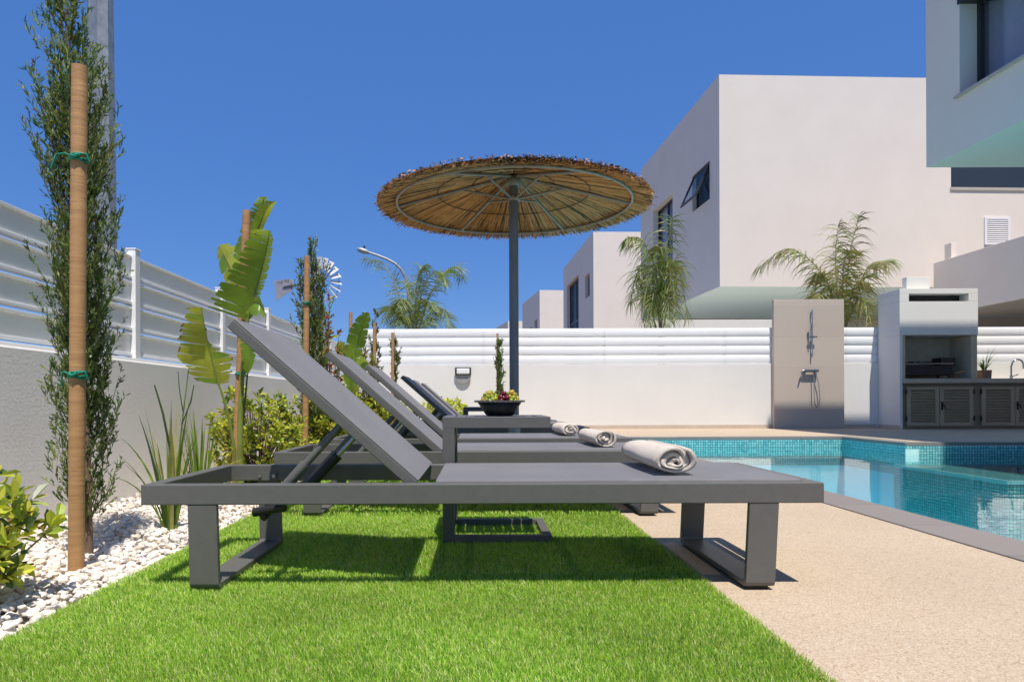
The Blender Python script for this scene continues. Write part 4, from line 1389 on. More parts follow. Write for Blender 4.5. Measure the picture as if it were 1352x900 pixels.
for r_ in (0.33, 0.62):
    mb = MB()
    mb.tube([(r_ * math.cos(a), r_ * math.sin(a), zc(r_) + 0.008) for a in [2 * math.pi * k / 60 for k in range(61)]], 0.0035, 'wire', 6, cap=False)
    mb.build('wire_hoop', um)


def thatch():
    Vs, Fs, Ms = [], [], []
    nb = 0
    # (count, r in, r out, jitter out, height over frame, thickness, radius, probabilities)
    layers = ((900, 0.02, 0.50, 0.10, 0.020, 0.012, 0.0032), (1500, 0.28, 1.05, 0.035, 0.022, 0.014, 0.0034), (1100, 0.45, 1.085, 0.018, 0.030, 0.010, 0.0042),
              (800, 0.35, 1.09, 0.014, 0.036, 0.012, 0.0055), (700, 0.02, 0.60, 0.06, 0.036, 0.012, 0.0055), (850, 0.70, 1.090, 0.014, 0.044, 0.014, 0.006))
    for li, (n, r0, r1, jit, h0, hj, rad) in enumerate(layers):
        a = 2 * np.pi * (np.arange(n) + rng.uniform(-0.6, 0.6, n)) / n
        ra = r0 + rng.uniform(0, 0.22, n); rb = r1 + rng.normal(0, jit, n)
        skew = rng.normal(0, 0.035, n)
        hz_ = h0 + rng.uniform(0, hj, n)
        sag = rng.uniform(0.0, 0.028, n) * (rb > 1.0)
        nseg = 3
        rr_ = rad * rng.uniform(0.7, 1.3, n)
        for_rings = []
        for k in range(nseg + 1):
            t = k / nseg
            rk = ra + (rb - ra) * t
            ak = a + skew * (t - 0.3)
            zk = ZA - SL * rk + hz_ - sag * t ** 3
            C = np.stack([rk * np.cos(ak), rk * np.sin(ak), zk], 1)
            tx = np.stack([-np.sin(ak), np.cos(ak), np.zeros(n)], 1)
            ring_ = []
            for j in range(3):
                b = 2 * np.pi * j / 3 + 0.5
                tap = 1.0 if k < nseg else 0.55
                ring_.append(C + tx * (np.cos(b) * rr_ * tap)[:, None] + np.array([0, 0, 1.0]) * (np.sin(b) * rr_ * tap)[:, None])
            for_rings.append(np.stack(ring_, 1))
        V = np.stack(for_rings, 1).reshape(n, -1, 3)               # n, 4*3
        m_ = V.shape[1]
        base = (np.arange(n) * m_)[:, None]
        quads = []
        for k in range(nseg):
            for j in range(3):
                quads.append([k * 3 + j, k * 3 + (j + 1) % 3, (k + 1) * 3 + (j + 1) % 3, (k + 1) * 3 + j])
        quads = np.array(quads)
        Fq = (base[:, :, None] + quads[None]).reshape(-1, 4) + nb
        Vs.append(V.reshape(-1, 3)); Fs.append(Fq); nb += n * m_
        r = rng.random(n)
        if li < 3: mi = np.where(r < 0.46, 0, np.where(r < 0.82, 1, 2))
        else: mi = np.where(r < 0.18, 0, np.where(r < 0.50, 1, 2))
        Ms.append(np.repeat(mi, len(quads)))
    o = np_mesh('reed_thatch', np.concatenate(Vs), np.concatenate(Fs), ['reed1', 'reed2', 'reed3'], np.concatenate(Ms), um)
    # ragged curled flakes round the rim
    n = 2600
    a = rng.uniform(0, 2 * np.pi, n); rk = 1.080 + rng.normal(0, 0.016, n)
    z = ZA - SL * rk + rng.uniform(0.012, 0.068, n)
    C = np.stack([rk * np.cos(a), rk * np.sin(a), z], 1)
    d1 = unit(rng.normal(size=(n, 3)) + np.stack([np.cos(a), np.sin(a), np.zeros(n)], 1) * 0.8)
    d2 = unit(np.cross(d1, rng.normal(size=(n, 3))))
    l1 = rng.uniform(0.005, 0.013, n)[:, None]; l2 = rng.uniform(0.003, 0.007, n)[:, None]
    V = np.stack([C - d1 * l1 - d2 * l2, C + d1 * l1 - d2 * l2 * 0.4, C + d1 * l1 * 1.2 + d2 * l2 * 0.5, C - d1 * l1 + d2 * l2], 1).reshape(-1, 3)
    mi = np.where(rng.random(n) < 0.25, 1, 2)
    np_mesh('rim_flakes', V, np.arange(n * 4).reshape(-1, 4), ['reed1', 'reed2', 'reed3'], mi, um)
    mb = MB(); mb.lathe([(0.001, ZA + 0.052), (0.30, zc(0.30) + 0.052), (1.05, zc(1.05) + 0.050)], 'reed3', 48)
    mb.lathe([(0.05, ZA + 0.010), (0.30, zc(0.30) + 0.034), (1.04, zc(1.04) + 0.045)], 'reed2', 48)
    mb.build('thatch_mat', um)


thatch()

# ================================================================== POLES, WINDMILL, STREET LAMP
gp = thing('lamp_post', 'thick galvanised octagonal post rising behind the near cypress', 'post', (-3.03, 5.6, -0.07))
mb = MB()
V, Fc = [], []
for (z, r_) in ((0, 0.135), (7.5, 0.062)):
    for k in range(8):
        a = 2 * math.pi * (k + 0.35) / 8
        V.append((r_ * math.cos(a), r_ * math.sin(a), z))
for k in range(8): Fc.append((k, (k + 1) % 8, 8 + (k + 1) % 8, 8 + k))
Fc.append(tuple(range(8, 16)))
mb.add(V, Fc, 'galv')
mb.build('shaft', gp)
mb = MB(); mb.box(-0.2, 0.2, -0.2, 0.2, 0.0, 0.03, 'galv'); mb.build('base_plate', gp)

SD = 22.0
b0 = W(540, 440, SD); b0.z = -0.07
sl = thing('street_lamp', 'thin curved street lamp reaching left behind the palm', 'street lamp', b0)
mb = MB()
pts = [Vector((0, 0, 0))] + [W(px, py, SD) - b0 for (px, py) in ((540, 420), (539, 385), (536, 368), (530, 356), (522, 348), (511, 342), (498, 337), (486, 333))]
mb.tube(pts, [0.07, 0.055, 0.05, 0.047, 0.045, 0.042, 0.04, 0.038, 0.036], 'galv', 10); mb.build('pole', sl)
mb = MB()
e0, e1 = W(487, 333.5, SD) - b0, W(471.5, 328.6, SD) - b0
dd = (e1 - e0)
mb.tube([e0, e0 + dd * 0.35, e0 + dd * 0.75, e1], [0.05, 0.085, 0.085, 0.04], 'galv', 10)
c = W(481, 328.8, SD) - b0; mb.tube([c, c + Vector((0, 0, 0.10))], 0.03, 'black', 8)
mb.build('lamp_head', sl)

WD = 20.0
hb = W(420, 371, WD)
wm = thing('windmill', 'small zinc windmill with a tail vane behind the slat fence and staked cypress', 'windmill', (hb.x, WD, -0.07))
zh = hb.z + 0.07
mb = MB()
for sx_ in (-1, 1):
    for sy_ in (-1, 1):
        mb.tube([(sx_ * 0.45, sy_ * 0.45, 0), (sx_ * 0.06, sy_ * 0.06, zh - 0.15)], 0.022, 'galv', 6)
for q in (0.25, 0.45, 0.62, 0.76, 0.86):
    r_ = 0.45 + (0.06 - 0.45) * q
    z = (zh - 0.15) * q
    cs = [(-r_, -r_, z), (r_, -r_, z), (r_, r_, z), (-r_, r_, z)]
    for k in range(4): mb.tube([cs[k], cs[(k + 1) % 4]], 0.014, 'galv', 5)
    r2 = 0.45 + (0.06 - 0.45) * (q + 0.12)
    z2 = (zh - 0.15) * (q + 0.12)
    mb.tube([(-r_, -r_, z), (r2, -r2, z2)], 0.010, 'galv', 5)
mb.build('tower', wm)
ax = Vector((0.76, -0.65, 0)).normalized()
sd_ = Vector((-ax.y, ax.x, 0))
hub = Vector((0, 0, zh))
mb = MB(); mb.tube([hub - ax * 0.15, hub + ax * 0.2], 0.09, 'galv_dark', 12); mb.tube([hub + Vector((0, 0, 0.05)), hub + Vector((0, 0, 0.28)) ], [0.09, 0.03], 'blade', 10)
mb.tube([hub + Vector((0, 0, -0.30)), hub], 0.05, 'galv_dark', 8); mb.build('gearbox', wm)
wc = hub + ax * 0.22
RW = 0.66
mb = MB()
for k in range(18):
    a = 2 * math.pi * k / 18
    e = sd_ * math.cos(a) + UP * math.sin(a)
    tn = -sd_ * math.sin(a) + UP * math.cos(a)
    pdir = (tn * math.cos(0.6) - ax * math.sin(0.6))
    w0, w1 = 0.040, 0.074
    P0, P1 = wc + e * RW * 0.45, wc + e * RW
    mb.add([P0 - pdir * w0, P0 + pdir * w0, P1 + pdir * w1, P1 - pdir * w1], [(0, 1, 2, 3)], 'blade')
mb.build('blades', wm)
mb = MB()
for r_ in (0.50, 0.88):
    mb.tube([wc + (sd_ * math.cos(a) + UP * math.sin(a)) * RW * r_ for a in [2 * math.pi * k / 36 for k in range(37)]], 0.010, 'galv_dark', 5, cap=False)
for k in range(6):
    a = 2 * math.pi * k / 6
    mb.tube([wc, wc + (sd_ * math.cos(a) + UP * math.sin(a)) * RW * 0.9], 0.010, 'galv_dark', 5)
mb.build('wheel_rim', wm)
mb = MB(); mb.tube([hub, hub - ax * 1.75], 0.025, 'galv_dark', 8)
vt = hub - ax * 1.25
mb.obox(vt - ax * 0.0 - sd_ * 0.02 - UP * 0.035, -ax * 0.42, sd_ * 0.04, UP * 0.07, 'frame_dark')
mb.build('tail_boom', wm)
mb = MB()
def vp(q, z): return hub - ax * q + UP * z
th = sd_ * 0.012
poly = [vp(1.20, 0.14), vp(1.20, -0.10), vp(2.12, -0.36), vp(2.20, 0.27), vp(1.36, 0.22)]
mb.add([p - th / 2 for p in poly] + [p + th / 2 for p in poly], [(0, 1, 2, 3, 4), (9, 8, 7, 6, 5)] + [(i, (i + 1) % 5, 5 + (i + 1) % 5, 5 + i) for i in range(5)], 'vane')
vn = mb.build('tail_vane', wm)
mb = MB()                                            # faded, unreadable row of letter strokes along the vane's upper edge
lt = random.Random(2)
front_ = -sd_ if (-sd_).y < 0 else sd_
for k in range(9):
    q = 2.06 - k * 0.075
    h_ = 0.075
    zb_ = 0.145
    base = vp(q, zb_) + front_ * 0.009
    mb.obox(base, ax * 0.014, front_ * 0.002, UP * h_, 'frame_dark')
    if lt.random() < 0.6: mb.obox(base + ax * 0.014 + UP * lt.choice([0.0, 0.03, 0.062]), ax * 0.026, front_ * 0.002, UP * 0.013, 'frame_dark')
mb.build('faded_lettering', vn)

# ================================================================== PLANTS
def add_poly_mesh(name, V, Fq, mats, mi, parent):
    return np_mesh(name, V, Fq, mats, mi, parent)


def sprays(P, D, L, wd, nrm):
    """two crossed slim diamonds per twig: P base, D unit dir, L length, wd half width"""
    s1 = unit(np.cross(D, nrm)); s2 = unit(np.cross(D, s1))
    out = []
    for s in (s1, s2):
        m = P + D * (L * 0.45)[:, None]
        out.append(np.stack([P, m - s * wd[:, None], P + D * L[:, None], m + s * wd[:, None]], 1))
    return np.concatenate(out, 0).reshape(-1, 3)


def cypress(label, base, H, rad, nbr, seed, twig=(0.03, 0.06), tw=0.0035, ntw=13, prof=None, open_top=0.25, lean=(0, 0), group='staked cypresses along the walls', sub=3):
    g = np.random.default_rng(seed)
    r = thing('cypress', label, 'tree', base, 0, group)
    mb = MB()
    mb.tube([(lean[0] * t + 0.008 * math.sin(5 * t), lean[1] * t, H * t * 0.97) for t in np.linspace(0, 1, 9)], [max(0.002, 0.013 * (H / 2.2) * (1 - t) + 0.002) for t in np.linspace(0, 1, 9)], 'bark', 7)
    mb.build('trunk', r)
    t = np.sort(g.uniform(0.035, 0.985, nbr) ** 0.92)
    pr = np.array([prof(q) if prof else (0.55 + 0.9 * math.sin(math.pi * min(1, q * 0.8 + 0.22)) - 0.45) for q in t])
    if open_top:
        kp = ~((t > 0.74) & (g.random(nbr) < 0.60)) & ~((t < 0.14) & (g.random(nbr) < 0.4))
        t, pr = t[kp], pr[kp]; nbr = len(t)
    L = rad * 2.4 * np.clip(pr, 0.15, 2) * g.uniform(0.5, 1.12, nbr)
    az = g.uniform(0, 2 * np.pi, nbr)
    out = np.stack([np.cos(az), np.sin(az), np.zeros(nbr)], 1)
    th0 = g.normal(0.62, 0.16, nbr); th1 = g.normal(0.16, 0.12, nbr)
    st = np.stack([lean[0] * t, lean[1] * t, H * t * 0.95], 1)
    NS = 7
    P = st.copy()
    Ps, Ds = [P], []
    for k in range(NS):
        th = th0 + (th1 - th0) * (k / NS) ** 0.7
        d = out * np.sin(th)[:, None] + np.array([0, 0, 1.0]) * np.cos(th)[:, None]
        P = P + d * (L / NS)[:, None]
        Ps.append(P); Ds.append(d)
    Ds.append(Ds[-1])
    Ps = np.stack(Ps, 1); Ds = np.stack(Ds, 1)
    # woody branchlets
    keepb = g.random(nbr) < 0.55
    bt = []
    mbb = MB()
    for i in np.where(keepb)[0]:
        mbb.tube([Ps[i, k] for k in (0, 2, 4, 6)], [0.0026, 0.002, 0.0015, 0.0008], 'bark', 4, cap=False)
    mbb.build('branches', r)
    # twigs
    V, M_ = [], []
    for k in range(ntw):
        q = g.uniform(0.12, 1.0, nbr)
        f = q * NS; i0 = np.minimum(f.astype(int), NS - 1); fr = (f - i0)[:, None]
        ar = np.arange(nbr)
        p = Ps[ar, i0] * (1 - fr) + Ps[ar, i0 + 1] * fr
        d = Ds[ar, i0]
        rn = unit(g.normal(size=(nbr, 3)))
        perp = unit(np.cross(d, rn))
        a = g.uniform(0.2, 0.62, nbr)[:, None]
        td = unit(d * np.cos(a) + perp * np.sin(a) + np.array([0, 0, 0.22]))
        ln = g.uniform(*twig, nbr) * np.clip(0.7 + 0.5 * L / (rad * 2), 0.6, 1.2)
        V.append(sprays(p, td, ln, np.full(nbr, tw * 0.8), rn))
        mk = np.where(g.random(nbr) < 0.52, 0, np.where(g.random(nbr) < 0.90, 1, 2))
        M_.append(np.concatenate([mk, mk]))
        for s_ in range(sub):
            fr2 = g.uniform(0.2, 0.9, nbr)[:, None]
            p2 = p + td * (ln[:, None] * fr2)
            rn2 = unit(g.normal(size=(nbr, 3)))
            pp2 = unit(np.cross(td, rn2))
            a2 = g.uniform(0.4, 0.8, nbr)[:, None]
            d2 = unit(td * np.cos(a2) + pp2 * np.sin(a2))
            V.append(sprays(p2, d2, ln * g.uniform(0.3, 0.55, nbr), np.full(nbr, tw), rn2))
            M_.append(np.concatenate([mk, mk]))
    V = np.concatenate(V); M_ = np.concatenate(M_)
    np_mesh('crown', V, np.arange(len(V)).reshape(-1, 4), ['cy1', 'cy2', 'cy3'], M_, r)
    return r


def stake(label, base, top, rad, ties, label_tie=None, group='round timber stakes holding the young trees', knots=True):
    base, top = Vector(base), Vector(top)
    r = thing('wooden_stake', label, 'stake', base, 0, group)
    d = top - base
    mb = MB()
    N = 10
    mb.tube([d * (k / N) for k in range(N + 1)], [rad * (1 + 0.015 * math.sin(k * 2.1)) for k in range(N)] + [rad * 0.97], 'stake', 18)
    mb.build('post', r, bevel=0)
    for (q, dirx) in ties:
        c = d * q
        m2 = MB()
        for dz, rr_ in ((0, 1.12), (0.007, 1.14), (-0.006, 1.12)):
            m2.tube([(c.x + rad * rr_ * math.cos(a), c.y + rad * rr_ * math.sin(a), c.z + dz + 0.006 * math.sin(a + dz * 300)) for a in [2 * math.pi * k / 20 for k in range(21)]], 0.0032, 'tie', 6, cap=False)
        m2.tube([(c.x + 0.4 * rad, c.y - rad * 1.15, c.z), (c.x + 0.9 * rad, c.y - rad * 1.25, c.z + 0.008), (c.x + 1.35 * rad, c.y - rad * 0.7, c.z + 0.012), (c.x + 1.5 * rad, c.y - rad * 0.2, c.z - 0.012)], 0.0032, 'tie', 6)
        m2.tube([(c.x - 0.4 * rad, c.y - rad * 1.2, c.z + 0.004), (c.x + 0.1 * rad, c.y - rad * 1.4, c.z - 0.002), (c.x + 0.6 * rad, c.y - rad * 1.2, c.z + 0.006)], 0.006, 'tie', 6)
        if dirx:
            m2.tube([(c.x - 0.6 * rad, c.y - rad * 0.9, c.z + 0.004), (c.x - 1.2 * rad, c.y - rad, c.z + 0.012), (c.x - 1.2 * rad + dirx * 0.6, c.y - rad * 0.9, c.z + 0.010), (c.x - 1.2 * rad + dirx, c.y - rad * 0.8, c.z - 0.035)], 0.0030, 'tie', 6)
        m2.build('rope_tie', r)
    return r


# --- nearest staked cypress
c1b = Vector((W(118, 735, 2.54).x, 2.54, BZ))
def prof1(q):
    z = q * 2.22
    tab = [(0.0, 0.30), (0.10, 0.62), (0.30, 0.86), (0.6, 0.76), (0.9, 0.80), (1.25, 0.82), (1.5, 0.78), (1.75, 0.58), (2.0, 0.42), (2.25, 0.26)]
    for (a, b), (c, d) in zip(tab, tab[1:]):
        if a <= z <= c: return b + (d - b) * (z - a) / (c - a)
    return 0.2
cypress('tall feathery young cypress nearest the camera, cut off by the top edge', c1b, 2.28, 0.170, 520, 21, (0.026, 0.054), 0.0024, 15, prof1, lean=(-0.09, 0.02))
sb = Vector((W(100, 757, 2.27).x, 2.27, BZ - 0.1)); st_ = W(105, 88, 2.27)
stake('nearest round timber stake, tied twice with green rope to the tall cypress', sb, st_, 0.0245, [((W(0, 496, 2.27).z - sb.z) / (st_.z - sb.z), -0.012), ((W(0, 211, 2.27).z - sb.z) / (st_.z - sb.z), -0.050)])

# --- stake beside the banana plant, leaning
sb = W(309, 612, 4.10); sb.z = BZ - 0.1; st_ = W(326, 278, 4.10)
stake('leaning timber stake between the banana leaves, tied with green rope', sb, st_, 0.0245, [(0.47, 0), (0.69, 0)])
# --- stakes further down the bed
D = 5.25; sb = W(402, 560, D); sb.z = BZ - 0.1
stake('timber stake standing upright in front of the windmill', sb, W(405.5, 338, D), 0.0225, [(0.80, 0)])
cypress('dark cypress tied to the stake in front of the windmill', Vector((W(413, 520, 5.38).x, 5.38, BZ)), 1.93, 0.150, 230, 22, (0.035, 0.075), 0.0038, 10, lambda q: 0.62 + 0.35 * math.sin(q * 3.0) if q < 0.75 else 0.62 * (1.15 - q) / 0.4)
D = 8.6; sb = W(463, 560, D); sb.z = BZ - 0.1
stake('timber stake just behind the upright dark-green banana leaf', sb, W(463, 412, D), 0.0235, [])
D = 9.6; sb = W(494, 560, D); sb.z = BZ - 0.1
stake('timber stake seen against the left end of the white back fence', sb, W(494.5, 426, D), 0.0235, [])
cypress('thin dark cypress at the left end of the white back fence', Vector((W(496, 520, 9.75).x, 9.75, BZ)), 1.92, 0.085, 90, 23, (0.05, 0.09), 0.007, 7, lambda q: 0.7 if q < 0.8 else 0.7 * (1.1 - q) / 0.3)
D = 10.4; sb = W(518, 560, D); sb.z = BZ - 0.1
stake('timber stake seen low against the white slats, second from the left fence end', sb, W(518.5, 439, D), 0.0235, [])
cypress('slim cypress with its top just level with the white back fence', Vector((W(522, 520, 10.5).x, 10.5, BZ)), 1.74, 0.075, 90, 24, (0.05, 0.09), 0.0075, 7, lambda q: 0.7 if q < 0.8 else 0.7 * (1.1 - q) / 0.3)
# gravel strip along the back wall
mb = MB(); mb.add([(-1.08, 12.85, 0.006), (1.0, 12.85, 0.006), (1.0, 13.785, 0.006), (-1.08, 13.785, 0.006)], [(0, 1, 2, 3)], 'bed')
tag(mb.build('gravel_strip'), kind='structure')
D = 13.2; sb = W(657, 565, D); sb.z = -0.05
stake('thin timber stake by the back wall, left of the parasol pole', sb, W(657, 440, D), 0.022, [])
cypress('small olive cypress against the back wall, left of the parasol pole', Vector((W(660, 520, 13.15).x, 13.15, 0.006)), 1.80, 0.085, 120, 25, (0.06, 0.10), 0.008, 7, lambda q: 0.75 if q < 0.85 else 0.75 * (1.05 - q) / 0.2)


# --- shrubs
def leaves_np(g, P, A, L, Wd, mats_p, cup=0.25):
    """broad leaves: P base, A unit axis, L length, Wd half width -> verts, tris, material"""
    n = len(P)
    up = np.array([0, 0, 1.0])
    rn = unit(g.normal(size=(n, 3)) * 0.55 + up)
    s = unit(np.cross(A, rn)); nn = unit(np.cross(s, A))
    c = P + A * (L * 0.55)[:, None] - nn * (Wd * cup)[:, None]
    l1 = P + A * (L * 0.38)[:, None] - s * (Wd * 0.8)[:, None] + nn * (Wd * cup)[:, None]
    l2 = P + A * (L * 0.72)[:, None] - s * Wd[:, None] + nn * (Wd * cup)[:, None]
    r1 = P + A * (L * 0.38)[:, None] + s * (Wd * 0.8)[:, None] + nn * (Wd * cup)[:, None]
    r2 = P + A * (L * 0.72)[:, None] + s * Wd[:, None] + nn * (Wd * cup)[:, None]
    tp = P + A * L[:, None] - nn * (L * 0.10)[:, None]
    V = np.stack([P, l1, l2, tp, r2, r1, c], 1)
    tr = np.array([[0, 1, 6], [1, 2, 6], [2, 3, 6], [3, 4, 6], [4, 5, 6], [5, 0, 6]])
    Fq = (np.arange(n)[:, None, None] * 7 + tr[None]).reshape(-1, 3)
    mi = g.choice(len(mats_p), n, p=mats_p)
    return V.reshape(-1, 3), Fq, np.repeat(mi, 6)


def shrub(label, base, rx, h, nros, leaf, seed, mats=('sh1', 'sh2', 'sh3', 'sh4'), pr=(0.42, 0.36, 0.18, 0.04), nl=9, low=0.15, cat='shrub', name='shrub', group=None, ry=None, stems=0.45):
    g = np.random.default_rng(seed)
    r = thing(name, label, cat, base, 0, group)
    ry = ry or rx
    d = unit(g.normal(size=(nros, 3)))
    q = g.uniform(0.35, 1.0, nros) ** 0.5
    tips = d * q[:, None] * np.array([rx, ry, h * 0.5]) + np.array([0, 0, h * 0.52])
    lump = 1 + 0.16 * np.sin(d[:, 0] * 6 + seed) * np.cos(d[:, 1] * 5 + d[:, 2] * 4)
    tips[:, :2] *= lump[:, None]; tips[:, 2] = np.maximum(tips[:, 2] * lump, h * low)
    mb = MB()
    for i in np.where(g.random(nros) < stems)[0]:
        tp = tips[i]
        m_ = tp * np.array([0.45, 0.45, 0.5]) + g.normal(0, 0.02, 3)
        mb.tube([g.normal(0, 0.02, 3) * np.array([1, 1, 0]), m_, tp], [0.0055, 0.0038, 0.0018], 'bark', 5, cap=False)
    mb.build('stems', r)
    ax = unit(d * np.array([1, 1, 0.6]) + np.array([0, 0, 0.75]) + g.normal(0, 0.25, (nros, 3)))
    P, A, L, Wd = [], [], [], []
    for k in range(nl):
        az = 2 * np.pi * k / nl + g.uniform(0, 0.8, nros)
        e1 = unit(np.cross(ax, np.array([0.3, 0.9, 0.2]))); e2 = np.cross(ax, e1)
        spread = g.uniform(0.5, 1.25, nros)[:, None]
        a = unit(ax * np.cos(spread) + (e1 * np.cos(az)[:, None] + e2 * np.sin(az)[:, None]) * np.sin(spread))
        P.append(tips - ax * (g.uniform(0, 0.9, nros) * leaf)[:, None]); A.append(a)
        ln = leaf * g.uniform(0.6, 1.15, nros)
        L.append(ln); Wd.append(ln * g.uniform(0.17, 0.24, nros))
    V, Fq, mi = leaves_np(g, np.concatenate(P), np.concatenate(A), np.concatenate(L), np.concatenate(Wd), list(pr))
    np_mesh('foliage', V, Fq, list(mats), mi, r)
    return r


shrub('glossy shrub at the lower left edge of the frame, over the pebbles', (-1.43, 1.84, BZ), 0.25, 0.42, 115, 0.060, 31, pr=(0.40, 0.36, 0.20, 0.04), nl=9, low=0.30, stems=0.25)
shrub('bushy yellow-green shrub behind the leaning stake', (-1.52, 4.75, BZ), 0.34, 0.64, 330, 0.052, 32, nl=9)
shrub('yellow-green shrub partly hidden by the nearest raised backrest', (-1.30, 5.55, BZ), 0.32, 0.62, 300, 0.055, 33, nl=9, pr=(0.48, 0.32, 0.14, 0.06))
shrub('shrub with some brown leaves between the first two raised backrests', (-1.32, 6.9, BZ), 0.32, 0.60, 260, 0.06, 34, nl=8, pr=(0.42, 0.28, 0.12, 0.18))
shrub('shrub seen in the gap behind the second raised backrest', (-1.30, 8.6, BZ), 0.34, 0.62, 230, 0.07, 35, nl=8)
shrub('shrub in the gap between the third and fourth raised backrests', (-1.25, 10.8, BZ), 0.36, 0.62, 200, 0.08, 36, nl=8)
shrub('small bright shrub at the foot of the back wall, left of the far table', (-0.42, 13.1, 0.006), 0.24, 0.60, 130, 0.085, 37, nl=8, pr=(0.6, 0.3, 0.08, 0.02))
shrub('tiny shrub by the back wall, partly behind the last raised backrest', (-0.86, 13.2, 0.006), 0.22, 0.66, 90, 0.085, 38, nl=8, pr=(0.5, 0.36, 0.12, 0.02))
# red-tipped shrubs on stems
shrub('red-tipped leggy shrub beside the windmill and the second backrest', (W(434, 500, 5.75).x, 5.75, BZ), 0.13, 1.36, 120, 0.058, 41, ('red1', 'red2', 'sh2', 'sh1'), (0.30, 0.36, 0.20, 0.14), 7, 0.42, stems=0.6)
shrub('bronze-leaved leggy shrub at the left end of the back fence', (W(485, 500, 8.7).x, 8.7, BZ), 0.13, 1.30, 110, 0.07, 42, ('red1', 'red2', 'sh2', 'sh3'), (0.16, 0.34, 0.30, 0.20), 7, 0.40, stems=0.6)


# --- banana-like strelitzia leaves
def bleaf(parent, rib, wl, wr, seed, mats, dl, dr, nseg=13, split=0.65, droop=0.12, slant=0.55, start=0.0, curl=0.0, pl=None, pr_=None):
    """rib: world points of the midrib; dl/dr: unit side directions; widths wl/wr"""
    rnd = random.Random(seed)
    rib = [Vector(p) for p in rib]
    N = 48
    # resample by Catmull-Rom
    def cr(t):
        n = len(rib) - 1
        f = min(t * n, n - 1e-6); i = int(f); f -= i
        p0, p1, p2, p3 = rib[max(i - 1, 0)], rib[i], rib[min(i + 1, n)], rib[min(i + 2, n)]
        return 0.5 * ((2 * p1) + (p2 - p0) * f + (2 * p0 - 5 * p1 + 4 * p2 - p3) * f * f + (3 * p1 - p0 - 3 * p2 + p3) * f ** 3)
    org = Vector(parent.location)
    mb = MB()
    Lr = sum((cr((k + 1) / 20) - cr(k / 20)).length for k in range(20))
    for side, wd, ds in ((0, wl, Vector(dl).normalized()), (1, wr, Vector(dr).normalized())):
        if wd <= 0: continue
        cuts = [start]
        while cuts[-1] < 1.0:
            cuts.append(min(1.0, cuts[-1] + rnd.uniform(0.4, 1.6) / nseg))
        for a, b in zip(cuts, cuts[1:]):
            gapf = split * rnd.uniform(0.25, 1.0)
            dz = rnd.uniform(-0.4, 1.0) * droop
            sl_ = slant * rnd.uniform(0.85, 1.15)
            tipm = rnd.uniform(0.86, 1.04)
            mt = mats[0] if rnd.random() < 0.90 else mats[min(1, len(mats) - 1)]
            K, J = 4, 6
            V, Fc = [], []
            for i in range(K + 1):
                t = a + (b - a) * i / K
                pf = pr_ if side else pl
                w_ = wd * (max(0.015, pf(t)) if pf else max(0.02, math.sin(math.pi * (0.06 + 0.94 * min(1, t)) ** 0.85)) ** 0.55) * tipm
                p = cr(t); tg = (cr(min(1, t + 0.02)) - cr(max(0, t - 0.02))).normalized()
                nr = tg.cross(ds).normalized()
                for j in range(J + 1):
                    f = j / J
                    # splits open towards the margin
                    cen = (a + b) / 2
                    sh = (cen - t) * Lr * (0.30 * gapf * f ** 1.8 + 0.20 * f ** 8)
                    q = p + ds * (w_ * f) + tg * (sl_ * w_ * f ** 1.25 + sh) + nr * (curl * w_ * f * f) - UP * (dz * w_ * f * f)
                    V.append(q - org)
            for i in range(K):
                for j in range(J):
                    u_ = i * (J + 1) + j
                    Fc.append((u_, u_ + 1, u_ + J + 2, u_ + J + 1))
            mb.add(V, Fc, mt, True)
            if len(mats) > 2 and rnd.random() < 0.35:       # scorched margin
                V2 = [V[i * (J + 1) + J] for i in range(K + 1)] + [V[i * (J + 1) + J] * 1.0 + ds * wd * 0.05 for i in range(K + 1)]
                mb.add(V2, [(i, i + 1, K + 2 + i, K + 1 + i) for i in range(K)], mats[2], True)
    lf = mb.build('leaf', parent)
    m2 = MB()
    m2.tube([cr(k / 16) - org for k in range(17)], [0.0065 * (1 - 0.8 * k / 16) for k in range(17)], 'petiole', 6)
    m2.build('midrib', lf)
    return lf


def stalk(parent, pts, r0, r1, mat='petiole', name='stalk'):
    org = Vector(parent.location)
    n = len(pts)
    mb = MB(); mb.tube([Vector(p) - org for p in pts], [r0 + (r1 - r0) * k / (n - 1) for k in range(n)], mat, 8); mb.build(name, parent)


D = 4.05
bp = thing('banana_plant', 'tall banana-like plant with torn leaves tied to the leaning stake', 'plant', Vector((W(318, 612, D).x, D, BZ)))
b = Vector(bp.location)
stalk(bp, [b, W(317, 560, D), W(319, 500, D), W(324, 455, D), W(327, 420, D)], 0.020, 0.010)
bleaf(bp, [W(327, 422, D), W(337, 385, D - 0.02), W(347, 350, D - 0.05), W(354, 318, D - 0.1), W(355, 304, D - 0.14)], 0.235, 0.07, 51, ('sl1', 'sl1'), (-0.95, -0.25, 0.08), (0.35, 0.9, -0.1), 21, 0.85, 0.08, 0.30, curl=0.15, pl=lambda t: (1.0 - 0.72 * t) if t < 0.93 else 0.33 * (1.02 - t) / 0.09)
stalk(bp, [W(319, 500, D), W(323, 440, D + 0.06), W(329, 380, D + 0.1), W(333, 350, D + 0.12)], 0.010, 0.007)
bleaf(bp, [W(331, 372, D + 0.1), W(335, 330, D + 0.12), W(341, 295, D + 0.1), W(346, 272, D + 0.06), W(349, 260, D + 0.02)], 0.185, 0.055, 52, ('sl1', 'sl1'), (-0.85, 0.45, 0.05), (0.8, -0.5, 0.1), 13, 0.7, 0.05, 0.42, curl=0.1, pl=lambda t: 0.95 - 0.75 * t)
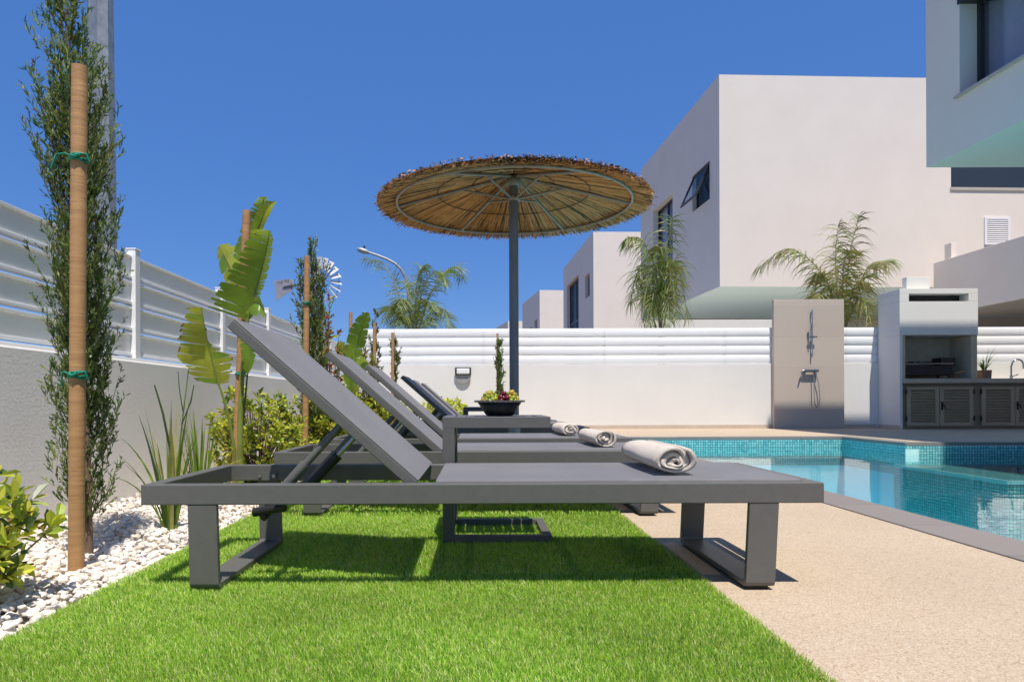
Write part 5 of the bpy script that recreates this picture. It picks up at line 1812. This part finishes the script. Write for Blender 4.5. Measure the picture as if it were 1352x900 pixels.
bleaf(bp, [W(336, 312, D), W(345, 292, D - 0.04), W(353, 275, D - 0.06), W(363, 266, D - 0.06)], 0.045, 0.05, 57, ('sl2', 'sl1'), (-0.7, -0.4, 0.3), (0.6, -0.5, -0.3), 4, 0.2, 0.1, 0.2)
bleaf(bp, [W(322, 398, D + 0.2), W(312, 372, D + 0.22), W(300, 345, D + 0.24), W(289, 324, D + 0.25)], 0.09, 0.14, 53, ('sl2', 'sl1'), (-0.5, 0.1, -0.8), (0.75, 0.2, 0.45), 6, 0.5, 0.1, 0.15)
# lower folded leaves, hanging close to the stalk
bleaf(bp, [W(324, 410, D - 0.05), W(334, 400, D - 0.08), W(343, 402, D - 0.1), W(350, 415, D - 0.1)], 0.05, 0.07, 54, ('sl1',), (0.1, -0.3, 0.6), (0.0, -0.4, -0.8), 4, 0.2, 0.3, 0.2)
bleaf(bp, [W(322, 428, D - 0.08), W(328, 448, D - 0.1), W(331, 470, D - 0.1), W(327, 494, D - 0.1)], 0.06, 0.05, 55, ('sl1', 'sl2'), (-0.6, -0.5, 0.1), (0.7, -0.5, 0.1), 5, 0.3, 0.1, 0.1)
stalk(bp, [W(316, 600, D + 0.05), W(322, 545, D + 0.02), W(327, 490, D - 0.08)], 0.007, 0.005, 'sh3')
# the yellowing leaf on its own bent stalk
yp = thing('banana_plant', 'yellowing torn banana-like leaf on a bent stalk, in front of the slat fence', 'plant', Vector((W(309, 610, 3.85).x, 3.85, BZ)))
D = 3.85
stalk(yp, [Vector(yp.location), W(310, 595, D), W(304, 560, D - 0.02), W(295, 525, D - 0.05), W(288, 505, D - 0.06)], 0.011, 0.006)
bleaf(yp, [W(289, 507, D - 0.06), W(282, 482, D - 0.08), W(275, 455, D - 0.1), W(270, 430, D - 0.14), W(266, 406, D - 0.2)], 0.185, 0.115, 56, ('sl2', 'sl1', 'sl3'), (-0.95, -0.25, -0.02), (0.86, 0.3, 0.05), 17, 0.8, 0.05, 0.16, pl=lambda t: (0.55 + 1.5 * t if t < 0.3 else 1.0 - 1.0 * (t - 0.3)) if t < 0.95 else 0.3, pr_=lambda t: (0.5 + 1.6 * t if t < 0.3 else max(0.02, 1.0 - 4.6 * (t - 0.3))))
# farther plant behind the second backrest
D = 7.9
fp = thing('banana_plant', 'dark-green banana-like plant with one upright leaf behind the second backrest', 'plant', Vector((W(470, 600, D).x, D, BZ)))
stalk(fp, [Vector(fp.location), W(469, 540, D), W(467, 490, D), W(466, 475, D)], 0.022, 0.012)
bleaf(fp, [W(466, 478, D), W(471, 455, D), W(478, 432, D - 0.05), W(485, 412, D - 0.1)], 0.14, 0.10, 61, ('sl1', 'sl1'), (-0.9, -0.3, 0.1), (0.75, 0.5, -0.1), 7, 0.45, 0.1, 0.3)
bleaf(fp, [W(467, 500, D - 0.1), W(474, 486, D - 0.2), W(480, 478, D - 0.3), W(487, 480, D - 0.35)], 0.10, 0.10, 62, ('sl1', 'sl1'), (-0.3, -0.4, 0.7), (0.3, -0.4, -0.7), 4, 0.2, 0.1, 0.2)
bleaf(fp, [W(464, 490, D - 0.05), W(458, 474, D - 0.15), W(451, 462, D - 0.2), W(446, 452, D - 0.2)], 0.08, 0.11, 63, ('sl2', 'sl1'), (-0.7, -0.2, -0.6), (0.7, -0.3, 0.5), 5, 0.4, 0.1, 0.2)
bleaf(fp, [W(466, 520, D - 0.1), W(462, 500, D - 0.12), W(461, 482, D - 0.15), W(463, 465, D - 0.15)], 0.08, 0.10, 64, ('sl1', 'sl1'), (-0.8, -0.4, 0), (0.8, -0.3, 0), 5, 0.4, 0.1, 0.2)
bleaf(fp, [W(470, 545, D - 0.1), W(468, 528, D - 0.12), W(465, 512, D - 0.15), W(468, 497, D - 0.15)], 0.08, 0.10, 65, ('sl1', 'sl2'), (-0.8, -0.4, 0), (0.8, -0.3, 0), 5, 0.4, 0.1, 0.2)

# --- strap-leaved clumps
ir = thing('iris_clump', 'clump of upright strap leaves with one pale flower, beside the nearest lounger frame', 'plant', Vector((W(226, 700, 3.0).x, 3.0, BZ)))
mb = MB()
straps(mb, (0, 0, 0), 22, 0.34, 0.66, 0.016, ['ir1', 'ir1', 'ir1', 'ir2', 'ir3'], 0.42, 71, 0.7)
straps(mb, (0, 0, 0), 5, 0.35, 0.60, 0.015, ['ir1', 'ir2'], 1.05, 72, 1.25, dirs=[3.1, 2.7, -0.2, 3.6])
mb.build('leaves', ir)
mb = MB()
org = Vector(ir.location)
fpts = [W(230, 690, 3.0), W(236, 600, 2.98), W(242, 545, 2.97), W(247, 505, 2.97), W(249, 488, 2.97)]
mb.tube([p - org for p in fpts], [0.004, 0.0035, 0.003, 0.0025, 0.002], 'ir1', 6)
mb.tube([W(242, 545, 2.97) - org, W(237, 515, 2.95) - org, W(235, 490, 2.94) - org], [0.0025, 0.002, 0.0015], 'ir2', 6)
mb.tube([W(240, 560, 2.97) - org, W(252, 530, 2.97) - org, W(256, 508, 2.97) - org], [0.0025, 0.003, 0.002], 'ir2', 6)
mb.tube([W(232, 692, 3.0) - org, W(226, 600, 2.95) - org, W(215, 545, 2.93) - org, W(204, 508, 2.92) - org], [0.005, 0.0055, 0.005, 0.003], 'ir2', 6)
mb.build('flower_stalk', ir)
mb = MB()
fc_ = W(249, 485, 2.97) - org
for k in range(6):
    a = 2 * math.pi * k / 6
    e = Vector((math.cos(a), math.sin(a), 0.12)); sde = Vector((-math.sin(a), math.cos(a), 0))
    mb.add([fc_, fc_ + e * 0.018 + sde * 0.010, fc_ + e * 0.034 - UP * 0.004, fc_ + e * 0.018 - sde * 0.010], [(0, 1, 2, 3)], 'petal')
mb.build('flower', ir)
i2 = thing('iris_clump', 'second clump of strap leaves, behind the first one and by the grey wall', 'plant', Vector((W(264, 640, 3.62).x, 3.62, BZ)))
mb = MB()
straps(mb, (0, 0, 0), 22, 0.34, 0.60, 0.015, ['ir1', 'ir1', 'ir2', 'ir1'], 0.34, 73, 0.6)
straps(mb, (0, 0, 0), 6, 0.35, 0.55, 0.012, ['ir3', 'ir1'], 0.9, 74, 1.3, dirs=[0.0, 3.0, 0.4, -0.3])
mb.build('leaves', i2)


# --- feather palms behind the back wall
def frond(parent, rib, nl, ll, wd, seed, mats=('pa1', 'pa1', 'pa2'), hang=0.9, t0=0.16):
    rnd = random.Random(seed)
    rib = [Vector(p) for p in rib]
    def cr(t):
        n = len(rib) - 1
        f = min(t * n, n - 1e-6); i = int(f); f -= i
        p0, p1, p2, p3 = rib[max(i - 1, 0)], rib[i], rib[min(i + 1, n)], rib[min(i + 2, n)]
        return 0.5 * ((2 * p1) + (p2 - p0) * f + (2 * p0 - 5 * p1 + 4 * p2 - p3) * f * f + (3 * p1 - p0 - 3 * p2 + p3) * f ** 3)
    org = Vector(parent.location)
    mb = MB()
    mb.tube([cr(k / 18) - org for k in range(19)], [0.018 * (1 - 0.85 * k / 18) for k in range(19)], 'rachis', 6)
    for k in range(nl):
        t = t0 + (1 - t0) * (k + rnd.random()) / nl
        p = cr(t); tg = (cr(min(1, t + 0.02)) - cr(max(0, t - 0.02))).normalized()
        sdv = tg.cross(Vector((rnd.uniform(-0.6, 0.6), rnd.uniform(-0.3, 0.3), 1))).normalized()
        if rnd.random() < 0.5: sdv = -sdv
        L = ll * (0.45 + 0.75 * math.sin(math.pi * (0.10 + 0.80 * t))) * rnd.uniform(0.75, 1.1)
        d = (sdv * rnd.uniform(0.6, 0.95) + tg * rnd.uniform(0.35, 0.85) + UP * rnd.uniform(-0.1, 0.35)).normalized()
        hg = hang * rnd.uniform(0.6, 1.4)
        wv = sdv.cross(tg).normalized() * 0.3 + tg * 0.7
        K = 5
        V, Fc = [], []
        for i in range(K + 1):
            f = i / K
            wq = wd * (0.55 + 0.9 * f if f < 0.4 else 0.91 * (1 - f) / 0.6) + 0.0012
            V += [p - wv * wq - org, p + wv * wq - org]
            d = (d - UP * (hg * 1.3 / K)).normalized()
            p = p + d * (L / K)
        for i in range(K): Fc.append((2 * i, 2 * i + 1, 2 * i + 3, 2 * i + 2))
        mb.add(V, Fc, rnd.choice(mats), True)
    return mb.build('frond', parent)


def palm(label, px, D, fr, seed, mats, ll=0.42):
    base = W(px, 445, D); base.z = -0.07
    r = thing('palm_tree', label, 'palm', base, 0, 'feather palms behind the back wall')
    ztop = W(px, 440, D).z
    mb = MB(); mb.tube([(0, 0, 0), (0.02, 0, ztop * 0.5 + 0.03), (0, 0, ztop + 0.15)], [0.11, 0.085, 0.05], 'bark', 12); mb.build('trunk', r)
    for i, (pts, dy, hang) in enumerate(fr):
        n = len(pts) - 1
        frond(r, [W(x, y, D + dy * (k / n)) for k, (x, y) in enumerate(pts)], 130, ll, 0.0135, seed + i, mats, hang)
    return r


palm('feather palm beyond the left part of the back fence, under the street lamp', 548, 16.5,
     [([(545, 445), (531, 402), (519, 368), (503, 347), (482, 341)], 0.5, 0.8), ([(549, 445), (553, 402), (563, 372), (578, 358), (591, 374)], -0.5, 1.1),
      ([(552, 445), (566, 392), (586, 361), (600, 353), (611, 366)], 0.6, 1.0), ([(545, 445), (531, 416), (516, 406), (508, 424)], -0.6, 0.9),
      ([(552, 445), (570, 411), (586, 410), (597, 434)], -0.7, 1.0), ([(548, 445), (549, 395), (552, 364), (558, 352)], 0.1, 1.0),
      ([(548, 445), (540, 410), (533, 395), (524, 402)], -1.0, 1.1), ([(550, 445), (560, 412), (566, 398), (573, 410)], -1.0, 1.1),
      ([(547, 445), (543, 405), (537, 380), (529, 372)], 0.8, 0.9), ([(550, 448), (556, 425), (562, 415), (570, 428)], -1.1, 1.2), ([(546, 448), (538, 425), (530, 415), (522, 430)], -1.1, 1.2)],
     81, ('pa1', 'pa1', 'pa2'), 0.46)
palm('drooping feather palm in front of the large house\'s tall window', 872, 14.7,
     [([(872, 445), (868, 392), (862, 345), (847, 316), (829, 313)], -0.2, 1.8), ([(872, 445), (876, 385), (880, 330), (887, 288)], 0.3, 1.5),
      ([(874, 445), (884, 385), (891, 345), (900, 372), (908, 420)], 0.2, 1.6), ([(869, 445), (857, 395), (846, 355), (838, 372), (832, 400)], 0.3, 1.7),
      ([(872, 442), (869, 385), (862, 352), (853, 385), (848, 425)], -0.6, 1.6), ([(873, 442), (877, 375), (880, 345), (888, 375), (893, 420)], -0.6, 1.6),
      ([(872, 442), (872, 380), (873, 335), (868, 325)], -0.5, 1.9), ([(872, 445), (875, 400), (878, 375), (882, 398), (884, 430)], -0.7, 1.5), ([(872, 445), (868, 405), (864, 385), (860, 405), (858, 432)], -0.7, 1.5)],
     101, ('pa1', 'pa2', 'pa2', 'pa1'), 0.56)
palm('feather palm arching behind the beige shower wall', 1110, 14.7,
     [([(1109, 445), (1100, 392), (1076, 350), (1040, 328), (1003, 352)], -0.2, 1.5), ([(1111, 445), (1117, 385), (1123, 330), (1134, 284)], 0.2, 1.3),
      ([(1112, 445), (1130, 388), (1148, 350), (1173, 344)], 0.3, 1.4), ([(1110, 445), (1105, 385), (1103, 340), (1107, 296)], 0.3, 1.4),
      ([(1109, 445), (1095, 402), (1081, 388), (1066, 402)], -0.6, 1.5), ([(1113, 445), (1127, 405), (1139, 396), (1150, 424)], -0.6, 1.5),
      ([(1110, 445), (1112, 390), (1114, 350), (1120, 330)], -0.4, 1.6), ([(1110, 445), (1100, 400), (1092, 370), (1085, 360)], -0.3, 1.5), ([(1112, 445), (1122, 400), (1130, 375), (1138, 372)], -0.3, 1.5)],
     121, ('pa1', 'pa2', 'pa2', 'pa3'), 0.54)
